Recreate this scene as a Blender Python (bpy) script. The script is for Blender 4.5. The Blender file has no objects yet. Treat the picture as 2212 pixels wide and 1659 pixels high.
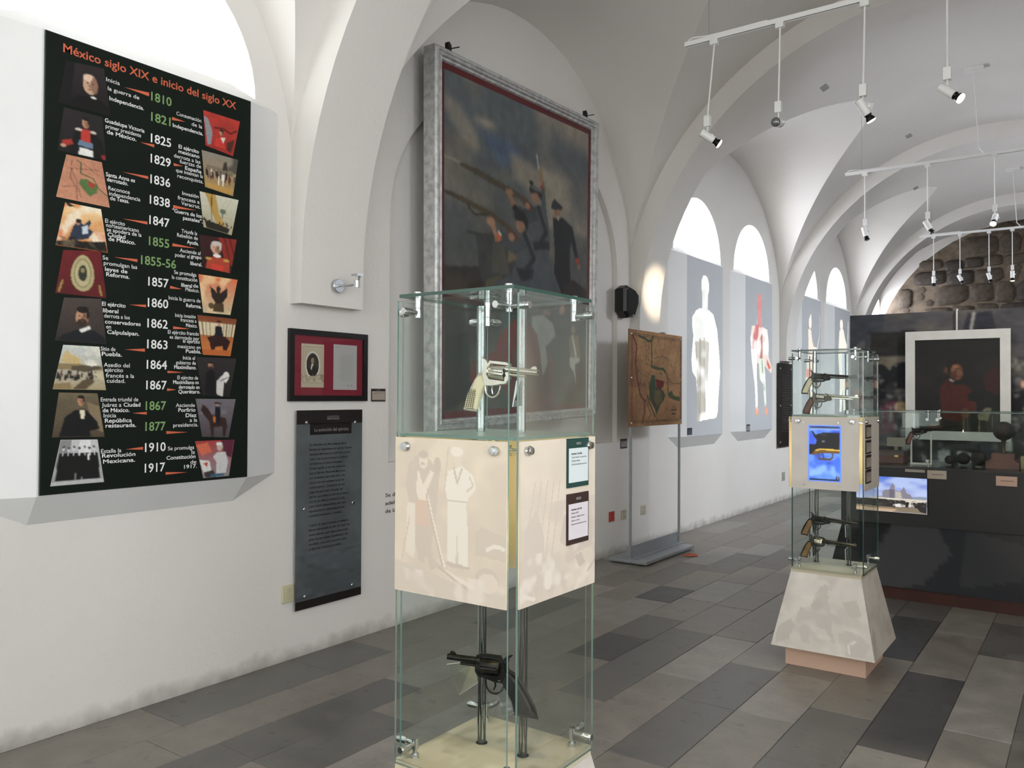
import bpy, bmesh, math, random
import numpy as np
from mathutils import Vector, Matrix, Euler
from mathutils.geometry import tessellate_polygon

S = bpy.context.scene
COL = S.collection
rnd = random.Random(7)

# ------------------------------------------------------------------ camera
yaw, pitch, roll = math.radians(35.4), math.radians(0.8), math.radians(0.3)
Fw = Vector((-math.sin(yaw)*math.cos(pitch), math.cos(yaw)*math.cos(pitch), math.sin(pitch)))
R0 = Vector((math.cos(yaw), math.sin(yaw), 0)); U0 = R0.cross(Fw)
Rt = R0*math.cos(roll)+U0*math.sin(roll); Up = -R0*math.sin(roll)+U0*math.cos(roll)
cam = bpy.data.cameras.new('camera'); cam.sensor_fit = 'HORIZONTAL'; cam.sensor_width = 36.0
cam.lens = 36.0*1780/2212; cam.clip_start = .05; cam.clip_end = 100
cobj = bpy.data.objects.new('camera', cam); COL.objects.link(cobj)
m = Matrix((Rt, Up, -Fw)).transposed().to_4x4(); m.translation = Vector((0, 0, 1.55))
cobj.matrix_world = m; S.camera = cobj

# ------------------------------------------------------------------ world, exposure, light levels
W = bpy.data.worlds.new('daylight'); S.world = W; W.use_nodes = True
W.node_tree.nodes['Background'].inputs[0].default_value = (.78, .88, 1, 1)
W.node_tree.nodes['Background'].inputs[1].default_value = 1.0
S.view_settings.view_transform = 'Standard'; S.view_settings.look = 'None'
S.view_settings.exposure = 0.12; S.view_settings.gamma = 1.0
S.view_settings.use_curve_mapping = False
S.cycles.max_bounces = 7; S.cycles.diffuse_bounces = 4; S.cycles.transparent_max_bounces = 28; S.cycles.adaptive_threshold = .02
S.cycles.glossy_bounces = 4; S.cycles.caustics_reflective = False; S.cycles.caustics_refractive = False
S.cycles.sample_clamp_indirect = 6
WIN_LEFT = 5.0      # brightness of the daylit panes, left wall
WIN_RIGHT = 4.8     # and right wall; its near unseen panes are made tall for brightness
WIN_FAR = {'l': 3.8, 'r': .7}       # pane brightness factor in the far bays, per side
FILL_BACK = 6.2      # added glowing panes behind the camera, unseen fill
FILL_W = 21.0       # added area lights at the far right-hand windows, standing in for steep daylight
SPOT_W = 150.0       # warm track lamps
CASE_W = 4.0        # small bulbs inside the display cases
SCREEN = 1.0
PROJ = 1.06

# ------------------------------------------------------------------ colours and materials
def lin(c):
    if isinstance(c, str):
        c = c.lstrip('#'); c = [int(c[i:i+2], 16)/255 for i in (0, 2, 4)]
    return [x/12.92 if x <= .04045 else ((x+.055)/1.055)**2.4 for x in c]
MATS = {}
def mat(name, col, rough=.6, metal=0., bump=0., bscale=40., var=0., vscale=3., emit=None, estr=0., spec=.5, col2=None):
    if name in MATS: return MATS[name]
    m = bpy.data.materials.new(name); m.use_nodes = True; nt = m.node_tree; N = nt.nodes; L = nt.links
    b = N['Principled BSDF']; c = lin(col)
    b.inputs['Base Color'].default_value = (*c, 1); b.inputs['Roughness'].default_value = rough
    b.inputs['Metallic'].default_value = metal; b.inputs['Specular IOR Level'].default_value = spec
    tc = N.new('ShaderNodeTexCoord')
    if var or col2:
        n = N.new('ShaderNodeTexNoise'); n.inputs['Scale'].default_value = vscale; n.inputs['Detail'].default_value = 6
        L.new(tc.outputs['Object'], n.inputs['Vector'])
        mx = N.new('ShaderNodeMix'); mx.data_type = 'RGBA'
        c2 = lin(col2) if col2 else [x*(1-var) for x in c]
        mx.inputs['A'].default_value = (*c, 1); mx.inputs['B'].default_value = (*c2, 1)
        r = N.new('ShaderNodeMapRange'); r.inputs['From Min'].default_value = .38; r.inputs['From Max'].default_value = .68
        L.new(n.outputs['Fac'], r.inputs['Value']); L.new(r.outputs['Result'], mx.inputs['Factor'])
        L.new(mx.outputs['Result'], b.inputs['Base Color'])
    if bump:
        n = N.new('ShaderNodeTexNoise'); n.inputs['Scale'].default_value = bscale; n.inputs['Detail'].default_value = 8
        L.new(tc.outputs['Object'], n.inputs['Vector'])
        bp = N.new('ShaderNodeBump'); bp.inputs['Strength'].default_value = bump; bp.inputs['Distance'].default_value = .01
        L.new(n.outputs['Fac'], bp.inputs['Height']); L.new(bp.outputs['Normal'], b.inputs['Normal'])
    if emit:
        b.inputs['Emission Color'].default_value = (*lin(emit), 1); b.inputs['Emission Strength'].default_value = estr
    MATS[name] = m; return m
def clear(name, tint, edge=.35, rough=.0, ior=1.45):
    m = bpy.data.materials.new(name); m.use_nodes = True; nt = m.node_tree; N = nt.nodes; L = nt.links
    N.remove(N['Principled BSDF']); out = N['Material Output']
    t = N.new('ShaderNodeBsdfTransparent'); t.inputs[0].default_value = (*tint, 1)
    g = N.new('ShaderNodeBsdfGlossy'); g.inputs['Roughness'].default_value = rough; g.inputs[0].default_value = (.95, 1, .98, 1)
    f = N.new('ShaderNodeFresnel'); f.inputs[0].default_value = ior
    k = N.new('ShaderNodeMath'); k.operation = 'MULTIPLY'; k.inputs[1].default_value = edge
    mx = N.new('ShaderNodeMixShader')
    L.new(f.outputs[0], k.inputs[0]); L.new(k.outputs[0], mx.inputs[0]); L.new(t.outputs[0], mx.inputs[1]); L.new(g.outputs[0], mx.inputs[2])
    L.new(mx.outputs[0], out.inputs[0]); MATS[name] = m; return m
def print_mat(name, rough=.6, emit=0., spec=.3, canvas=0.):
    """flat printed or painted picture: colours come from the mesh's colour attribute"""
    if name in MATS: return MATS[name]
    m = bpy.data.materials.new(name); m.use_nodes = True; nt = m.node_tree; N = nt.nodes; L = nt.links
    b = N['Principled BSDF']; a = N.new('ShaderNodeAttribute'); a.attribute_name = 'ink'
    b.inputs['Roughness'].default_value = rough; b.inputs['Specular IOR Level'].default_value = spec
    if emit:
        b.inputs['Base Color'].default_value = (.02, .02, .02, 1)
        L.new(a.outputs['Color'], b.inputs['Emission Color']); b.inputs['Emission Strength'].default_value = emit
    else: L.new(a.outputs['Color'], b.inputs['Base Color'])
    if canvas:
        n = N.new('ShaderNodeTexNoise'); n.inputs['Scale'].default_value = 120
        tc = N.new('ShaderNodeTexCoord'); L.new(tc.outputs['Object'], n.inputs['Vector'])
        bp = N.new('ShaderNodeBump'); bp.inputs['Strength'].default_value = canvas; bp.inputs['Distance'].default_value = .003
        L.new(n.outputs['Fac'], bp.inputs['Height']); L.new(bp.outputs['Normal'], b.inputs['Normal'])
    MATS[name] = m; return m

plaster = bpy.data.materials.new('white_plaster'); plaster.use_nodes = True
def _pl():
    nt = plaster.node_tree; N = nt.nodes; L = nt.links; b = N['Principled BSDF']; b.inputs['Roughness'].default_value = .85
    b.inputs['Specular IOR Level'].default_value = .2
    g = N.new('ShaderNodeNewGeometry'); sp = N.new('ShaderNodeSeparateXYZ'); L.new(g.outputs['Position'], sp.inputs[0])
    n = N.new('ShaderNodeTexNoise'); n.inputs['Scale'].default_value = 9; n.inputs['Detail'].default_value = 9; L.new(g.outputs['Position'], n.inputs['Vector'])
    # scuffed grime worn into the foot of the wall: height threshold broken up by noise
    a = N.new('ShaderNodeMath'); a.operation = 'MULTIPLY_ADD'; a.inputs[1].default_value = -.14; a.inputs[2].default_value = .03
    L.new(n.outputs['Fac'], a.inputs[0])
    s = N.new('ShaderNodeMath'); s.operation = 'ADD'; L.new(sp.outputs['Z'], s.inputs[0]); L.new(a.outputs[0], s.inputs[1])
    r = N.new('ShaderNodeMapRange'); r.inputs['From Min'].default_value = -.08; r.inputs['From Max'].default_value = .05
    L.new(s.outputs[0], r.inputs['Value'])
    n2 = N.new('ShaderNodeTexNoise'); n2.inputs['Scale'].default_value = 1.3; n2.inputs['Detail'].default_value = 4; L.new(g.outputs['Position'], n2.inputs['Vector'])
    c1 = N.new('ShaderNodeMix'); c1.data_type = 'RGBA'; c1.inputs['A'].default_value = (*lin('#e4e1dc'), 1); c1.inputs['B'].default_value = (*lin('#dad6cf'), 1)
    L.new(n2.outputs['Fac'], c1.inputs['Factor'])
    c2 = N.new('ShaderNodeMix'); c2.data_type = 'RGBA'; c2.inputs['A'].default_value = (*lin('#8f8a80'), 1)
    L.new(c1.outputs['Result'], c2.inputs['B']); L.new(r.outputs['Result'], c2.inputs['Factor']); L.new(c2.outputs['Result'], b.inputs['Base Color'])
    n3 = N.new('ShaderNodeTexNoise'); n3.inputs['Scale'].default_value = 26; n3.inputs['Detail'].default_value = 6; L.new(g.outputs['Position'], n3.inputs['Vector'])
    bp = N.new('ShaderNodeBump'); bp.inputs['Strength'].default_value = .22; bp.inputs['Distance'].default_value = .012
    L.new(n3.outputs['Fac'], bp.inputs['Height']); L.new(bp.outputs['Normal'], b.inputs['Normal'])
_pl()
MATS['white_plaster'] = plaster
board_white = mat('white_painted_board', '#e2e2e0', .55, bump=.05, bscale=15, var=.03)
chrome = mat('brushed_steel', '#c9cccc', .22, 1.0, var=.1, vscale=60)
nickel = mat('polished_nickel', '#d9d3c6', .1, 1.0, var=.08, vscale=30)
gunblack = mat('blackened_gun_steel', '#2b2a28', .38, .85, bump=.15, bscale=90, var=.4, vscale=25)
darksteel = mat('dark_aged_steel', '#55524c', .32, .95, bump=.1, bscale=80, var=.45, vscale=30)
ivory = mat('ivory_grip', '#e3d6b0', .4, bump=.05, var=.12, vscale=30)
walnut = mat('reddish_wood_grip', '#6a3a24', .4, var=.35, vscale=30)
oakgrip = mat('brown_wood_grip', '#8a6840', .45, var=.3, vscale=30)
blackgrip = mat('black_hard_rubber_grip', '#171615', .35, var=.2, vscale=30)
blackp = mat('black_paint', '#111110', .4, var=.1)
blackframe = mat('black_lacquered_frame', '#0c0b0b', .3)
white_metal = mat('white_enamel', '#ebebe8', .35)
glass = clear('clear_case_glass', (.962, .982, .974), .32)
glass_edge = mat('green_glass_edge', '#2c4b41', .12, spec=.8)
glass_edge_light = mat('pale_glass_edge', '#6d8880', .12, spec=.8)
acrylic = clear('clear_acrylic', (.90, .92, .92), 3.0, .06, 1.5)
acr_edge = mat('acrylic_edge', '#c8cdcb', .15, spec=.8)

# ------------------------------------------------------------------ mesh builder
class MB:
    def __init__(s): s.v = []; s.f = []; s.mi = []
    def add(s, vs, fs, k=0):
        o = len(s.v); s.v += [tuple(v) for v in vs]; s.f += [tuple(i+o for i in f) for f in fs]; s.mi += [k]*len(fs); return s
    def box(s, x0, x1, y0, y1, z0, z1, k=0):
        return s.add([(x0,y0,z0),(x1,y0,z0),(x1,y1,z0),(x0,y1,z0),(x0,y0,z1),(x1,y0,z1),(x1,y1,z1),(x0,y1,z1)],
                     [(0,3,2,1),(4,5,6,7),(0,1,5,4),(1,2,6,5),(2,3,7,6),(3,0,4,7)], k)
    def cyl(s, p0, p1, r0, r1=None, n=16, k=0, cap=True):
        r1 = r0 if r1 is None else r1; p0 = Vector(p0); p1 = Vector(p1); d = (p1-p0).normalized()
        a = d.orthogonal().normalized(); b = d.cross(a)
        vs = [p0+(a*math.cos(2*math.pi*i/n)+b*math.sin(2*math.pi*i/n))*r0 for i in range(n)]
        vs += [p1+(a*math.cos(2*math.pi*i/n)+b*math.sin(2*math.pi*i/n))*r1 for i in range(n)]
        fs = [(i, (i+1) % n, n+(i+1) % n, n+i) for i in range(n)]
        if cap: fs += [tuple(range(n-1, -1, -1)), tuple(range(n, 2*n))]
        return s.add(vs, fs, k)
    def lathe(s, p0, axis, prof, n=24, k=0):
        """prof: (t along axis, radius)"""
        p0 = Vector(p0); d = Vector(axis).normalized(); a = d.orthogonal().normalized(); b = d.cross(a); vs = []; fs = []
        for t, r in prof:
            vs += [p0+d*t+(a*math.cos(2*math.pi*i/n)+b*math.sin(2*math.pi*i/n))*max(r, 1e-5) for i in range(n)]
        for j in range(len(prof)-1):
            fs += [(j*n+i, j*n+(i+1) % n, (j+1)*n+(i+1) % n, (j+1)*n+i) for i in range(n)]
        fs += [tuple(range(n-1, -1, -1)), tuple(range((len(prof)-1)*n, len(prof)*n))]
        return s.add(vs, fs, k)
    def tube(s, path, r, n=8, k=0):
        P = [Vector(p) for p in path]; vs = []; fs = []; a = None
        for i, p in enumerate(P):
            d = (P[min(i+1, len(P)-1)]-P[max(i-1, 0)]).normalized()
            a = d.orthogonal().normalized() if a is None else (a-d*a.dot(d)).normalized()
            b = d.cross(a); rr = r[i] if isinstance(r, (list, tuple)) else r
            vs += [p+(a*math.cos(2*math.pi*q/n)+b*math.sin(2*math.pi*q/n))*rr for q in range(n)]
        for j in range(len(P)-1):
            fs += [(j*n+i, j*n+(i+1) % n, (j+1)*n+(i+1) % n, (j+1)*n+i) for i in range(n)]
        fs += [tuple(range(n-1, -1, -1)), tuple(range((len(P)-1)*n, len(P)*n))]
        return s.add(vs, fs, k)
    def prism(s, pts, ext, k=0, inset=0.):
        """closed 3d polygon pushed along ext; inset > 0 rounds both faces over"""
        P = [Vector(p) for p in pts]; e = Vector(ext); n = len(P); c = sum(P, Vector())/n
        if not inset:
            vs = P+[p+e for p in P]
            fs = [tuple(range(n-1, -1, -1)), tuple(range(n, 2*n))]+[(i, (i+1) % n, n+(i+1) % n, n+i) for i in range(n)]
        else:
            nrm = e.normalized(); ins = []
            for i in range(n):
                a = (P[i]-P[i-1]).normalized(); b = (P[(i+1) % n]-P[i]).normalized()
                t = (a+b); t = t.normalized() if t.length > 1e-6 else a
                q = nrm.cross(t)*inset
                ins.append(q)
            area = sum((P[i].cross(P[(i+1) % n])).dot(nrm) for i in range(n))
            sg = 1 if area > 0 else -1
            rings = [[P[i]+ins[i]*sg for i in range(n)], [P[i]+e*.22 for i in range(n)], [P[i]+e*.78 for i in range(n)], [P[i]+ins[i]*sg+e for i in range(n)]]
            vs = sum(rings, []); fs = [tuple(range(n-1, -1, -1)), tuple(range(3*n, 4*n))]
            for j in range(3): fs += [(j*n+i, j*n+(i+1) % n, (j+1)*n+(i+1) % n, (j+1)*n+i) for i in range(n)]
        return s.add(vs, fs, k)
    def sphere(s, c, r, n=20, m_=12, k=0):
        c = Vector(c); vs = [c+Vector((0, 0, r))]; fs = []
        for j in range(1, m_):
            t = math.pi*j/m_
            vs += [c+Vector((math.sin(t)*math.cos(2*math.pi*i/n), math.sin(t)*math.sin(2*math.pi*i/n), math.cos(t)))*r for i in range(n)]
        vs.append(c-Vector((0, 0, r)))
        fs += [(0, 1+i, 1+(i+1) % n) for i in range(n)]
        for j in range(m_-2):
            o = 1+j*n; fs += [(o+i, o+n+i, o+n+(i+1) % n, o+(i+1) % n) for i in range(n)]
        o = 1+(m_-2)*n; fs += [(o+i, len(vs)-1, o+(i+1) % n) for i in range(n)]
        return s.add(vs, fs, k)
    def mesh(s, name, mats, smooth=None):
        me = bpy.data.meshes.new(name); me.from_pydata(s.v, [], s.f)
        for m_ in (mats if isinstance(mats, (list, tuple)) else [mats]): me.materials.append(m_)
        me.polygons.foreach_set('material_index', s.mi)
        bm = bmesh.new(); bm.from_mesh(me); bmesh.ops.recalc_face_normals(bm, faces=bm.faces); bm.to_mesh(me); bm.free()
        if smooth is not None:
            me.polygons.foreach_set('use_smooth', [True]*len(me.polygons)); me.set_sharp_from_angle(angle=math.radians(smooth))
        me.update(); return me
    def islands(s):
        par = list(range(len(s.v)))
        def find(a):
            while par[a] != a: par[a] = par[par[a]]; a = par[a]
            return a
        for f in s.f:
            r = find(f[0])
            for i in f[1:]: par[find(i)] = r
        groups = {}
        for f, k in zip(s.f, s.mi): groups.setdefault(find(f[0]), []).append((f, k))
        out = []
        for g in groups.values():
            used = sorted({i for f, _ in g for i in f}); mp = {a: b for b, a in enumerate(used)}
            m_ = MB(); m_.v = [s.v[i] for i in used]; m_.f = [tuple(mp[i] for i in f) for f, _ in g]; m_.mi = [k for _, k in g]; out.append(m_)
        return out
    def each(s, name, mats, parent=None, smooth=None):
        """every separate piece becomes a part of its own"""
        return [m_.obj(name, mats, parent, smooth) for m_ in s.islands()]
    def ink(s, name, mats, parent=None):
        o = s.obj(name, mats, parent); o['kind'] = 'stuff'; return o
    def obj(s, name, mats, parent=None, smooth=None, loc=None):
        """mesh coordinates are world coordinates when the parent sits unrotated; the child is offset back"""
        o = bpy.data.objects.new(name, s.mesh(name, mats, smooth)); COL.objects.link(o)
        if parent is not None:
            o.parent = parent
            if parent.get('_world', 0): o.location = -Vector(parent['_loc'])
        if loc is not None: o.location = loc
        return o
def root(name, label, cat, loc=(0, 0, 0), rot=None, group=None, world=True):
    o = bpy.data.objects.new(name, None); COL.objects.link(o); o.location = loc; o.empty_display_size = .05
    if rot: o.rotation_euler = rot
    if world: o['_world'] = 1; o['_loc'] = list(loc)
    o['label'] = label; o['category'] = cat
    if group: o['group'] = group
    return o
def tag(o, label, cat, group=None):
    o['label'] = label; o['category'] = cat
    if group: o['group'] = group
    return o
def struct(o, label=None):
    o['kind'] = 'structure'
    if label: o['label'] = label
    return o
def sroot(name, label=None, loc=(0, 0, 0)):
    o = bpy.data.objects.new(name, None); COL.objects.link(o); o.location = loc
    o['_world'] = 1; o['_loc'] = list(loc); o['kind'] = 'structure'
    if label: o['label'] = label
    return o

# ------------------------------------------------------------------ lettering
TXT = {}
def glyphs(s, bold=0.):
    key = (s, bold)
    if key not in TXT:
        cu = bpy.data.curves.new('t', 'FONT'); cu.body = s; cu.size = 1; cu.offset = bold; cu.resolution_u = 3; cu.fill_mode = 'FRONT'
        o = bpy.data.objects.new('t', cu); me = bpy.data.meshes.new_from_object(o)
        v = np.empty(len(me.vertices)*3); me.vertices.foreach_get('co', v); v = v.reshape(-1, 3)
        fs = [tuple(p.vertices) for p in me.polygons]
        TXT[key] = (v.copy(), fs); bpy.data.objects.remove(o); bpy.data.meshes.remove(me); bpy.data.curves.remove(cu)
    return TXT[key]
def letter(mb, s, P, u, v, width=None, cap=.02, bold=0., align='l', k=0):
    """lettering on a surface: P start of the baseline, u along, v up"""
    co, fs = glyphs(s, bold)
    if not len(co): return
    x = co[:, 0]; y = co[:, 1]; sc = cap/.73
    w = x.max()-x.min(); sx = sc if width is None else width/w
    x0 = x.min() if align == 'l' else (x.max() if align == 'r' else (x.min()+x.max())/2)
    u = np.array(u, float); v = np.array(v, float); P = np.array(P, float)
    vs = P[None, :]+np.outer((x-x0)*sx, u)+np.outer(y*sc, v)
    mb.add([tuple(p) for p in vs], fs, k)

# ------------------------------------------------------------------ pictures painted on a fine mesh
def picture(name, corners, shapes, nx, ny, material, parent=None, mask=False, seed=0, bg='#808080', soft=0, grain=0.):
    """corners: top-left, top-right, bottom-right, bottom-left in world space. shapes in 0..1, v downwards."""
    A, B, C_, D = [np.array(c, float) for c in corners]
    uu, vv = np.meshgrid(np.linspace(0, 1, nx+1), np.linspace(0, 1, ny+1)); U_ = uu.ravel(); V_ = vv.ravel()
    pos = (A[None]*((1-U_)*(1-V_))[:, None]+B[None]*(U_*(1-V_))[:, None]+C_[None]*(U_*V_)[:, None]+D[None]*((1-U_)*V_)[:, None])
    col = np.tile(np.array(lin(bg)), (len(U_), 1)); on = np.zeros(len(U_), bool)
    rs = np.random.RandomState(seed+1)
    shapes = list(shapes)+([('b', soft)] if soft else [])+([('n', grain, 34, 34)] if grain else [])
    def vnoise(fx, fy):
        g = rs.rand(int(fy)+2, int(fx)+2); x = U_*fx; y = V_*fy; i = x.astype(int); j = y.astype(int); a = x-i; b = y-j
        a = a*a*(3-2*a); b = b*b*(3-2*b)
        return (g[j, i]*(1-a)+g[j, i+1]*a)*(1-b)+(g[j+1, i]*(1-a)+g[j+1, i+1]*a)*b
    def inpoly(pts, X, Y):
        r = np.zeros(len(X), bool); n = len(pts)
        for i in range(n):
            x1, y1 = pts[i]; x2, y2 = pts[(i+1) % n]
            if y1 == y2: continue
            c = ((y1 > Y) != (y2 > Y)) & (X < (x2-x1)*(Y-y1)/(y2-y1)+x1); r ^= c
        return r
    for sh in shapes:
        t = sh[0]
        if t == 'm': col *= sh[1]; continue
        if t == 'b':       # blend neighbouring strokes
            g = col.reshape(ny+1, nx+1, 3)
            for _ in range(sh[1]):
                p_ = np.pad(g, ((1, 1), (1, 1), (0, 0)), 'edge'); g = (p_[1:-1, 1:-1]*2+p_[:-2, 1:-1]+p_[2:, 1:-1]+p_[1:-1, :-2]+p_[1:-1, 2:])/6
            col = g.reshape(-1, 3).copy(); continue
        if t == 'g':       # vertical gradient
            c0 = np.array(lin(sh[1])); c1 = np.array(lin(sh[2])); col[:] = c0+(c1-c0)*V_[:, None]; continue
        if t == 'n':       # mottling: amplitude, fx, fy
            k = 1+sh[1]*(vnoise(sh[2], sh[3])*2-1)+sh[1]*.6*(vnoise(sh[2]*2.3, sh[3]*2.3)*2-1)
            col *= np.clip(k, .1, 3)[:, None]; continue
        if t == 'c':       # clouds of a colour: colour, strength, fx, fy, threshold[, vmax]
            f = vnoise(sh[2+1], sh[4])*.6+vnoise(sh[3]*2.1, sh[4]*2.1)*.4
            f = np.clip((f-sh[5])*5, 0, 1)*sh[2]
            if len(sh) > 6: f = f*((V_ >= sh[6]) & (V_ <= sh[7]))
            col[:] = col*(1-f[:, None])+np.array(lin(sh[1]))[None]*f[:, None]; continue
        if t == 'p': m_ = inpoly(sh[2], U_, V_); c = sh[1]
        elif t == 'e':
            du = (U_-sh[2])/sh[4]; dv = (V_-sh[3])/sh[5]
            if len(sh) > 6:
                a = math.radians(sh[6]); X = (U_-sh[2])*math.cos(a)+(V_-sh[3])*math.sin(a); Y = -(U_-sh[2])*math.sin(a)+(V_-sh[3])*math.cos(a); du = X/sh[4]; dv = Y/sh[5]
            m_ = du*du+dv*dv < 1; c = sh[1]
        elif t == 'l':     # polyline: colour, half width, points
            m_ = np.zeros(len(U_), bool); c = sh[1]
            for (x1, y1), (x2, y2) in zip(sh[3][:-1], sh[3][1:]):
                dx, dy = x2-x1, y2-y1; q = np.clip(((U_-x1)*dx+(V_-y1)*dy)/(dx*dx+dy*dy+1e-12), 0, 1)
                m_ |= np.hypot(U_-x1-q*dx, V_-y1-q*dy) < sh[2]
        elif t == 'r': m_ = (U_ > sh[2]) & (U_ < sh[4]) & (V_ > sh[3]) & (V_ < sh[5]); c = sh[1]
        al = 1.
        if isinstance(c, tuple): c, al = c
        col[m_] = col[m_]*(1-al)+np.array(lin(c))*al; on |= m_
    me = bpy.data.meshes.new(name)
    idx = np.arange((nx+1)*(ny+1)).reshape(ny+1, nx+1)
    q = np.stack([idx[:-1, :-1], idx[1:, :-1], idx[1:, 1:], idx[:-1, 1:]], -1).reshape(-1, 4)
    if mask: q = q[on[q].sum(1) >= 3]
    if mask:
        used = np.unique(q); mp = -np.ones(len(U_), int); mp[used] = np.arange(len(used)); q = mp[q]; pos = pos[used]; col = col[used]
    me.vertices.add(len(pos)); me.vertices.foreach_set('co', pos.ravel())
    me.loops.add(q.size); me.loops.foreach_set('vertex_index', q.ravel())
    me.polygons.add(len(q)); me.polygons.foreach_set('loop_start', np.arange(0, q.size, 4)); me.polygons.foreach_set('loop_total', np.full(len(q), 4))
    me.update(); at = me.color_attributes.new('ink', 'FLOAT_COLOR', 'POINT')
    at.data.foreach_set('color', np.c_[np.clip(col, 0, 1), np.ones(len(col))].ravel())
    me.materials.append(material); o = bpy.data.objects.new(name, me); COL.objects.link(o)
    if parent is not None:
        o.parent = parent
        if parent.get('_world', 0): o.location = -Vector(parent['_loc'])
    return o
# ================================================================== THE ROOM
XL, XR, CX = -3.85, 1.65, -1.10
ZC = 2.27                              # springing of the arches
RIBS = [(-5.47, -4.98), (-1.14, -.65), (3.17, 3.66), (7.49, 7.95), (12.28, 12.74), (16.72, 17.18)]
YEND, YBACK = 19.2, -5.0
def barrel(a): return ZC+math.sqrt(max(2.85**2-a*a, 0))
def lun_crown(a): return 4.66+.27*min(max((2.75-a)/1.7, 0), 1)
BAYS = []
for (a0, a1), (b0, b1) in zip(RIBS[:-1], RIBS[1:]): BAYS.append((a1, b0))
BAYS.append((17.18, YEND))
def formeret(y, yc, hw):
    q = (y-yc)/hw
    return 2.8+(lun_crown(2.75)-2.8)*math.sqrt(max(1-q*q, 0)) if abs(q) < 1 else 0

ceil = sroot('ceiling', 'white plastered groin vault between transverse arches')
for (ya, yb) in BAYS:
    if yb-ya > 3.5: yc, hw = (ya+yb)/2, (yb-ya)/2*1.005
    else: yc, hw = ya+2.0, 2.01
    rows = []; NA, NM = 9, 26
    avals = [2.75*math.sin(t*math.pi/2/30) for t in range(-30, 31)]
    for a_ in avals:
        a = abs(a_); zb = barrel(a); zc = lun_crown(a); k = (zb-2.8)/(zc-2.8)
        dg = 0. if k >= 1 else hw*math.sqrt(1-k*k)
        row = []
        for i in range(NA): y = ya+(yc-dg-ya)*i/(NA-1) if yc-dg > ya else ya; row.append((CX+a_, y, zb))
        for i in range(0, NM+1):
            y = yc-dg*math.cos(math.pi*i/NM); q = (y-yc)/hw; row.append((CX+a_, min(y, yb), 2.8+(zc-2.8)*math.sqrt(max(1-q*q, 0)) if dg > 0 else zb))
        for i in range(NA): y = yc+dg+(yb-yc-dg)*i/(NA-1) if yc+dg < yb else yb; row.append((CX+a_, y, zb))
        rows.append(row)
    n = len(rows[0]); mb = MB(); mb.add([p for r in rows for p in r], [(i*n+j, (i+1)*n+j, (i+1)*n+j+1, i*n+j+1) for i in range(len(rows)-1) for j in range(n-1) if j not in (NA-1, NA+NM)])
    o = mb.obj('vault_web', plaster, ceil, smooth=180)
for (ya, yb) in RIBS[1:]:
    mb = MB(); ri, ro = 2.65, 3.05; prof = []
    zb = 2.08
    inn = [(CX-ri, zb)]+[(CX-ri*math.cos(t*math.pi/48), ZC+ri*math.sin(t*math.pi/48)) for t in range(49)]+[(CX+ri, zb)]
    out = [(XL-.02, zb)]+[(max(min(CX-ro*math.cos(t*math.pi/48), XR+.05), XL-.05), ZC+ro*math.sin(t*math.pi/48)) for t in range(49)]+[(XR+.02, zb)]
    n = len(inn); vs = []
    for y in (ya, yb): vs += [(x, y, z) for x, z in inn]+[(x, y, z) for x, z in out]
    fs = []
    for i in range(n-1):
        fs += [(i, i+1, n+i+1, n+i), (2*n+i, 3*n+i, 3*n+i+1, 2*n+i+1), (i, 2*n+i, 2*n+i+1, i+1)]
    fs += [(0, n, 3*n, 2*n), (n-1, 3*n-1, 4*n-1, 2*n-1)]
    mb.add(vs, fs); mb.obj('transverse_arch', plaster, ceil, smooth=30)

# --- side walls, pierced by semicircular windows
WIN = []      # (bay, centre y)
def wall_side(name, X, sx, wins, niche):
    w = sroot(name)
    R_ = .705; zs = 3.19
    for bi, (ya, yb) in enumerate(BAYS):
        if yb-ya > 3.5: yc, hw = (ya+yb)/2, (yb-ya)/2*1.005
        else: yc, hw = ya+2.0, 2.01
        top = []
        for i in range(41):
            y = ya+(yb-ya)*i/40; top.append((y, max(formeret(y, yc, hw), barrel(2.75))))
        outer = [(ya, 0), (yb, 0)]+[(y, z+.08) for y, z in top[::-1]]
        holes = []
        for c in wins.get(bi, []):
            e = [(c-R_*math.cos(t*math.pi/24), zs+R_*math.sin(t*math.pi/24)) for t in range(25)]
            e = [(max(min(y, yb-.02), ya+.02), z) for y, z in e]
            if sx < 0 and bi < 2: e = [(c-R_, 1.0)]+e+[(c+R_, 1.0)]  # near right-hand openings run low, enlarged out of view to admit more light
            holes.append(e)
        if bi in niche:
            c, h, z0, z1, r = niche[bi]
            e = [(c-h, z0)]+[(c-h*math.cos(t*math.pi/24), z1+r*math.sin(t*math.pi/24)) for t in range(25)]+[(c+h, z0)]
            holes.append(e)
        polys = [[Vector((y, z, 0)) for y, z in outer]]+[[Vector((y, z, 0)) for y, z in h] for h in holes]
        flat = [p for P in polys for p in P]; tris = tessellate_polygon(polys)
        mb = MB(); mb.add([(X, p.x, p.y) for p in flat], [tuple(t) for t in tris])
        for hi, h in enumerate(holes):
            if bi in niche and hi == len(holes)-1:
                d = .05; n = len(h)
                mb.add([(X, y, z) for y, z in h]+[(X-sx*d, y, z) for y, z in h], [(i, (i+1) % n, n+(i+1) % n, n+i) for i in range(n)])
                mb.add([(X-sx*d, y, z) for y, z in h], [tuple(range(n))])
            else:
                d = .42; n = len(h)
                mb.add([(X, y, z) for y, z in h]+[(X-sx*d, y, z) for y, z in h], [(i, (i+1) % n, n+(i+1) % n, n+i) for i in range(n)])
        mb.obj('plaster_surface', plaster, w)
    for (ya, yb) in RIBS[1:]:
        mb = MB(); mb.add([(X, ya, 0), (X, yb, 0), (X, yb, 3.4), (X, ya, 3.4)], [(0, 1, 2, 3)]); mb.obj('plaster_surface', plaster, w)
    return w
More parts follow.
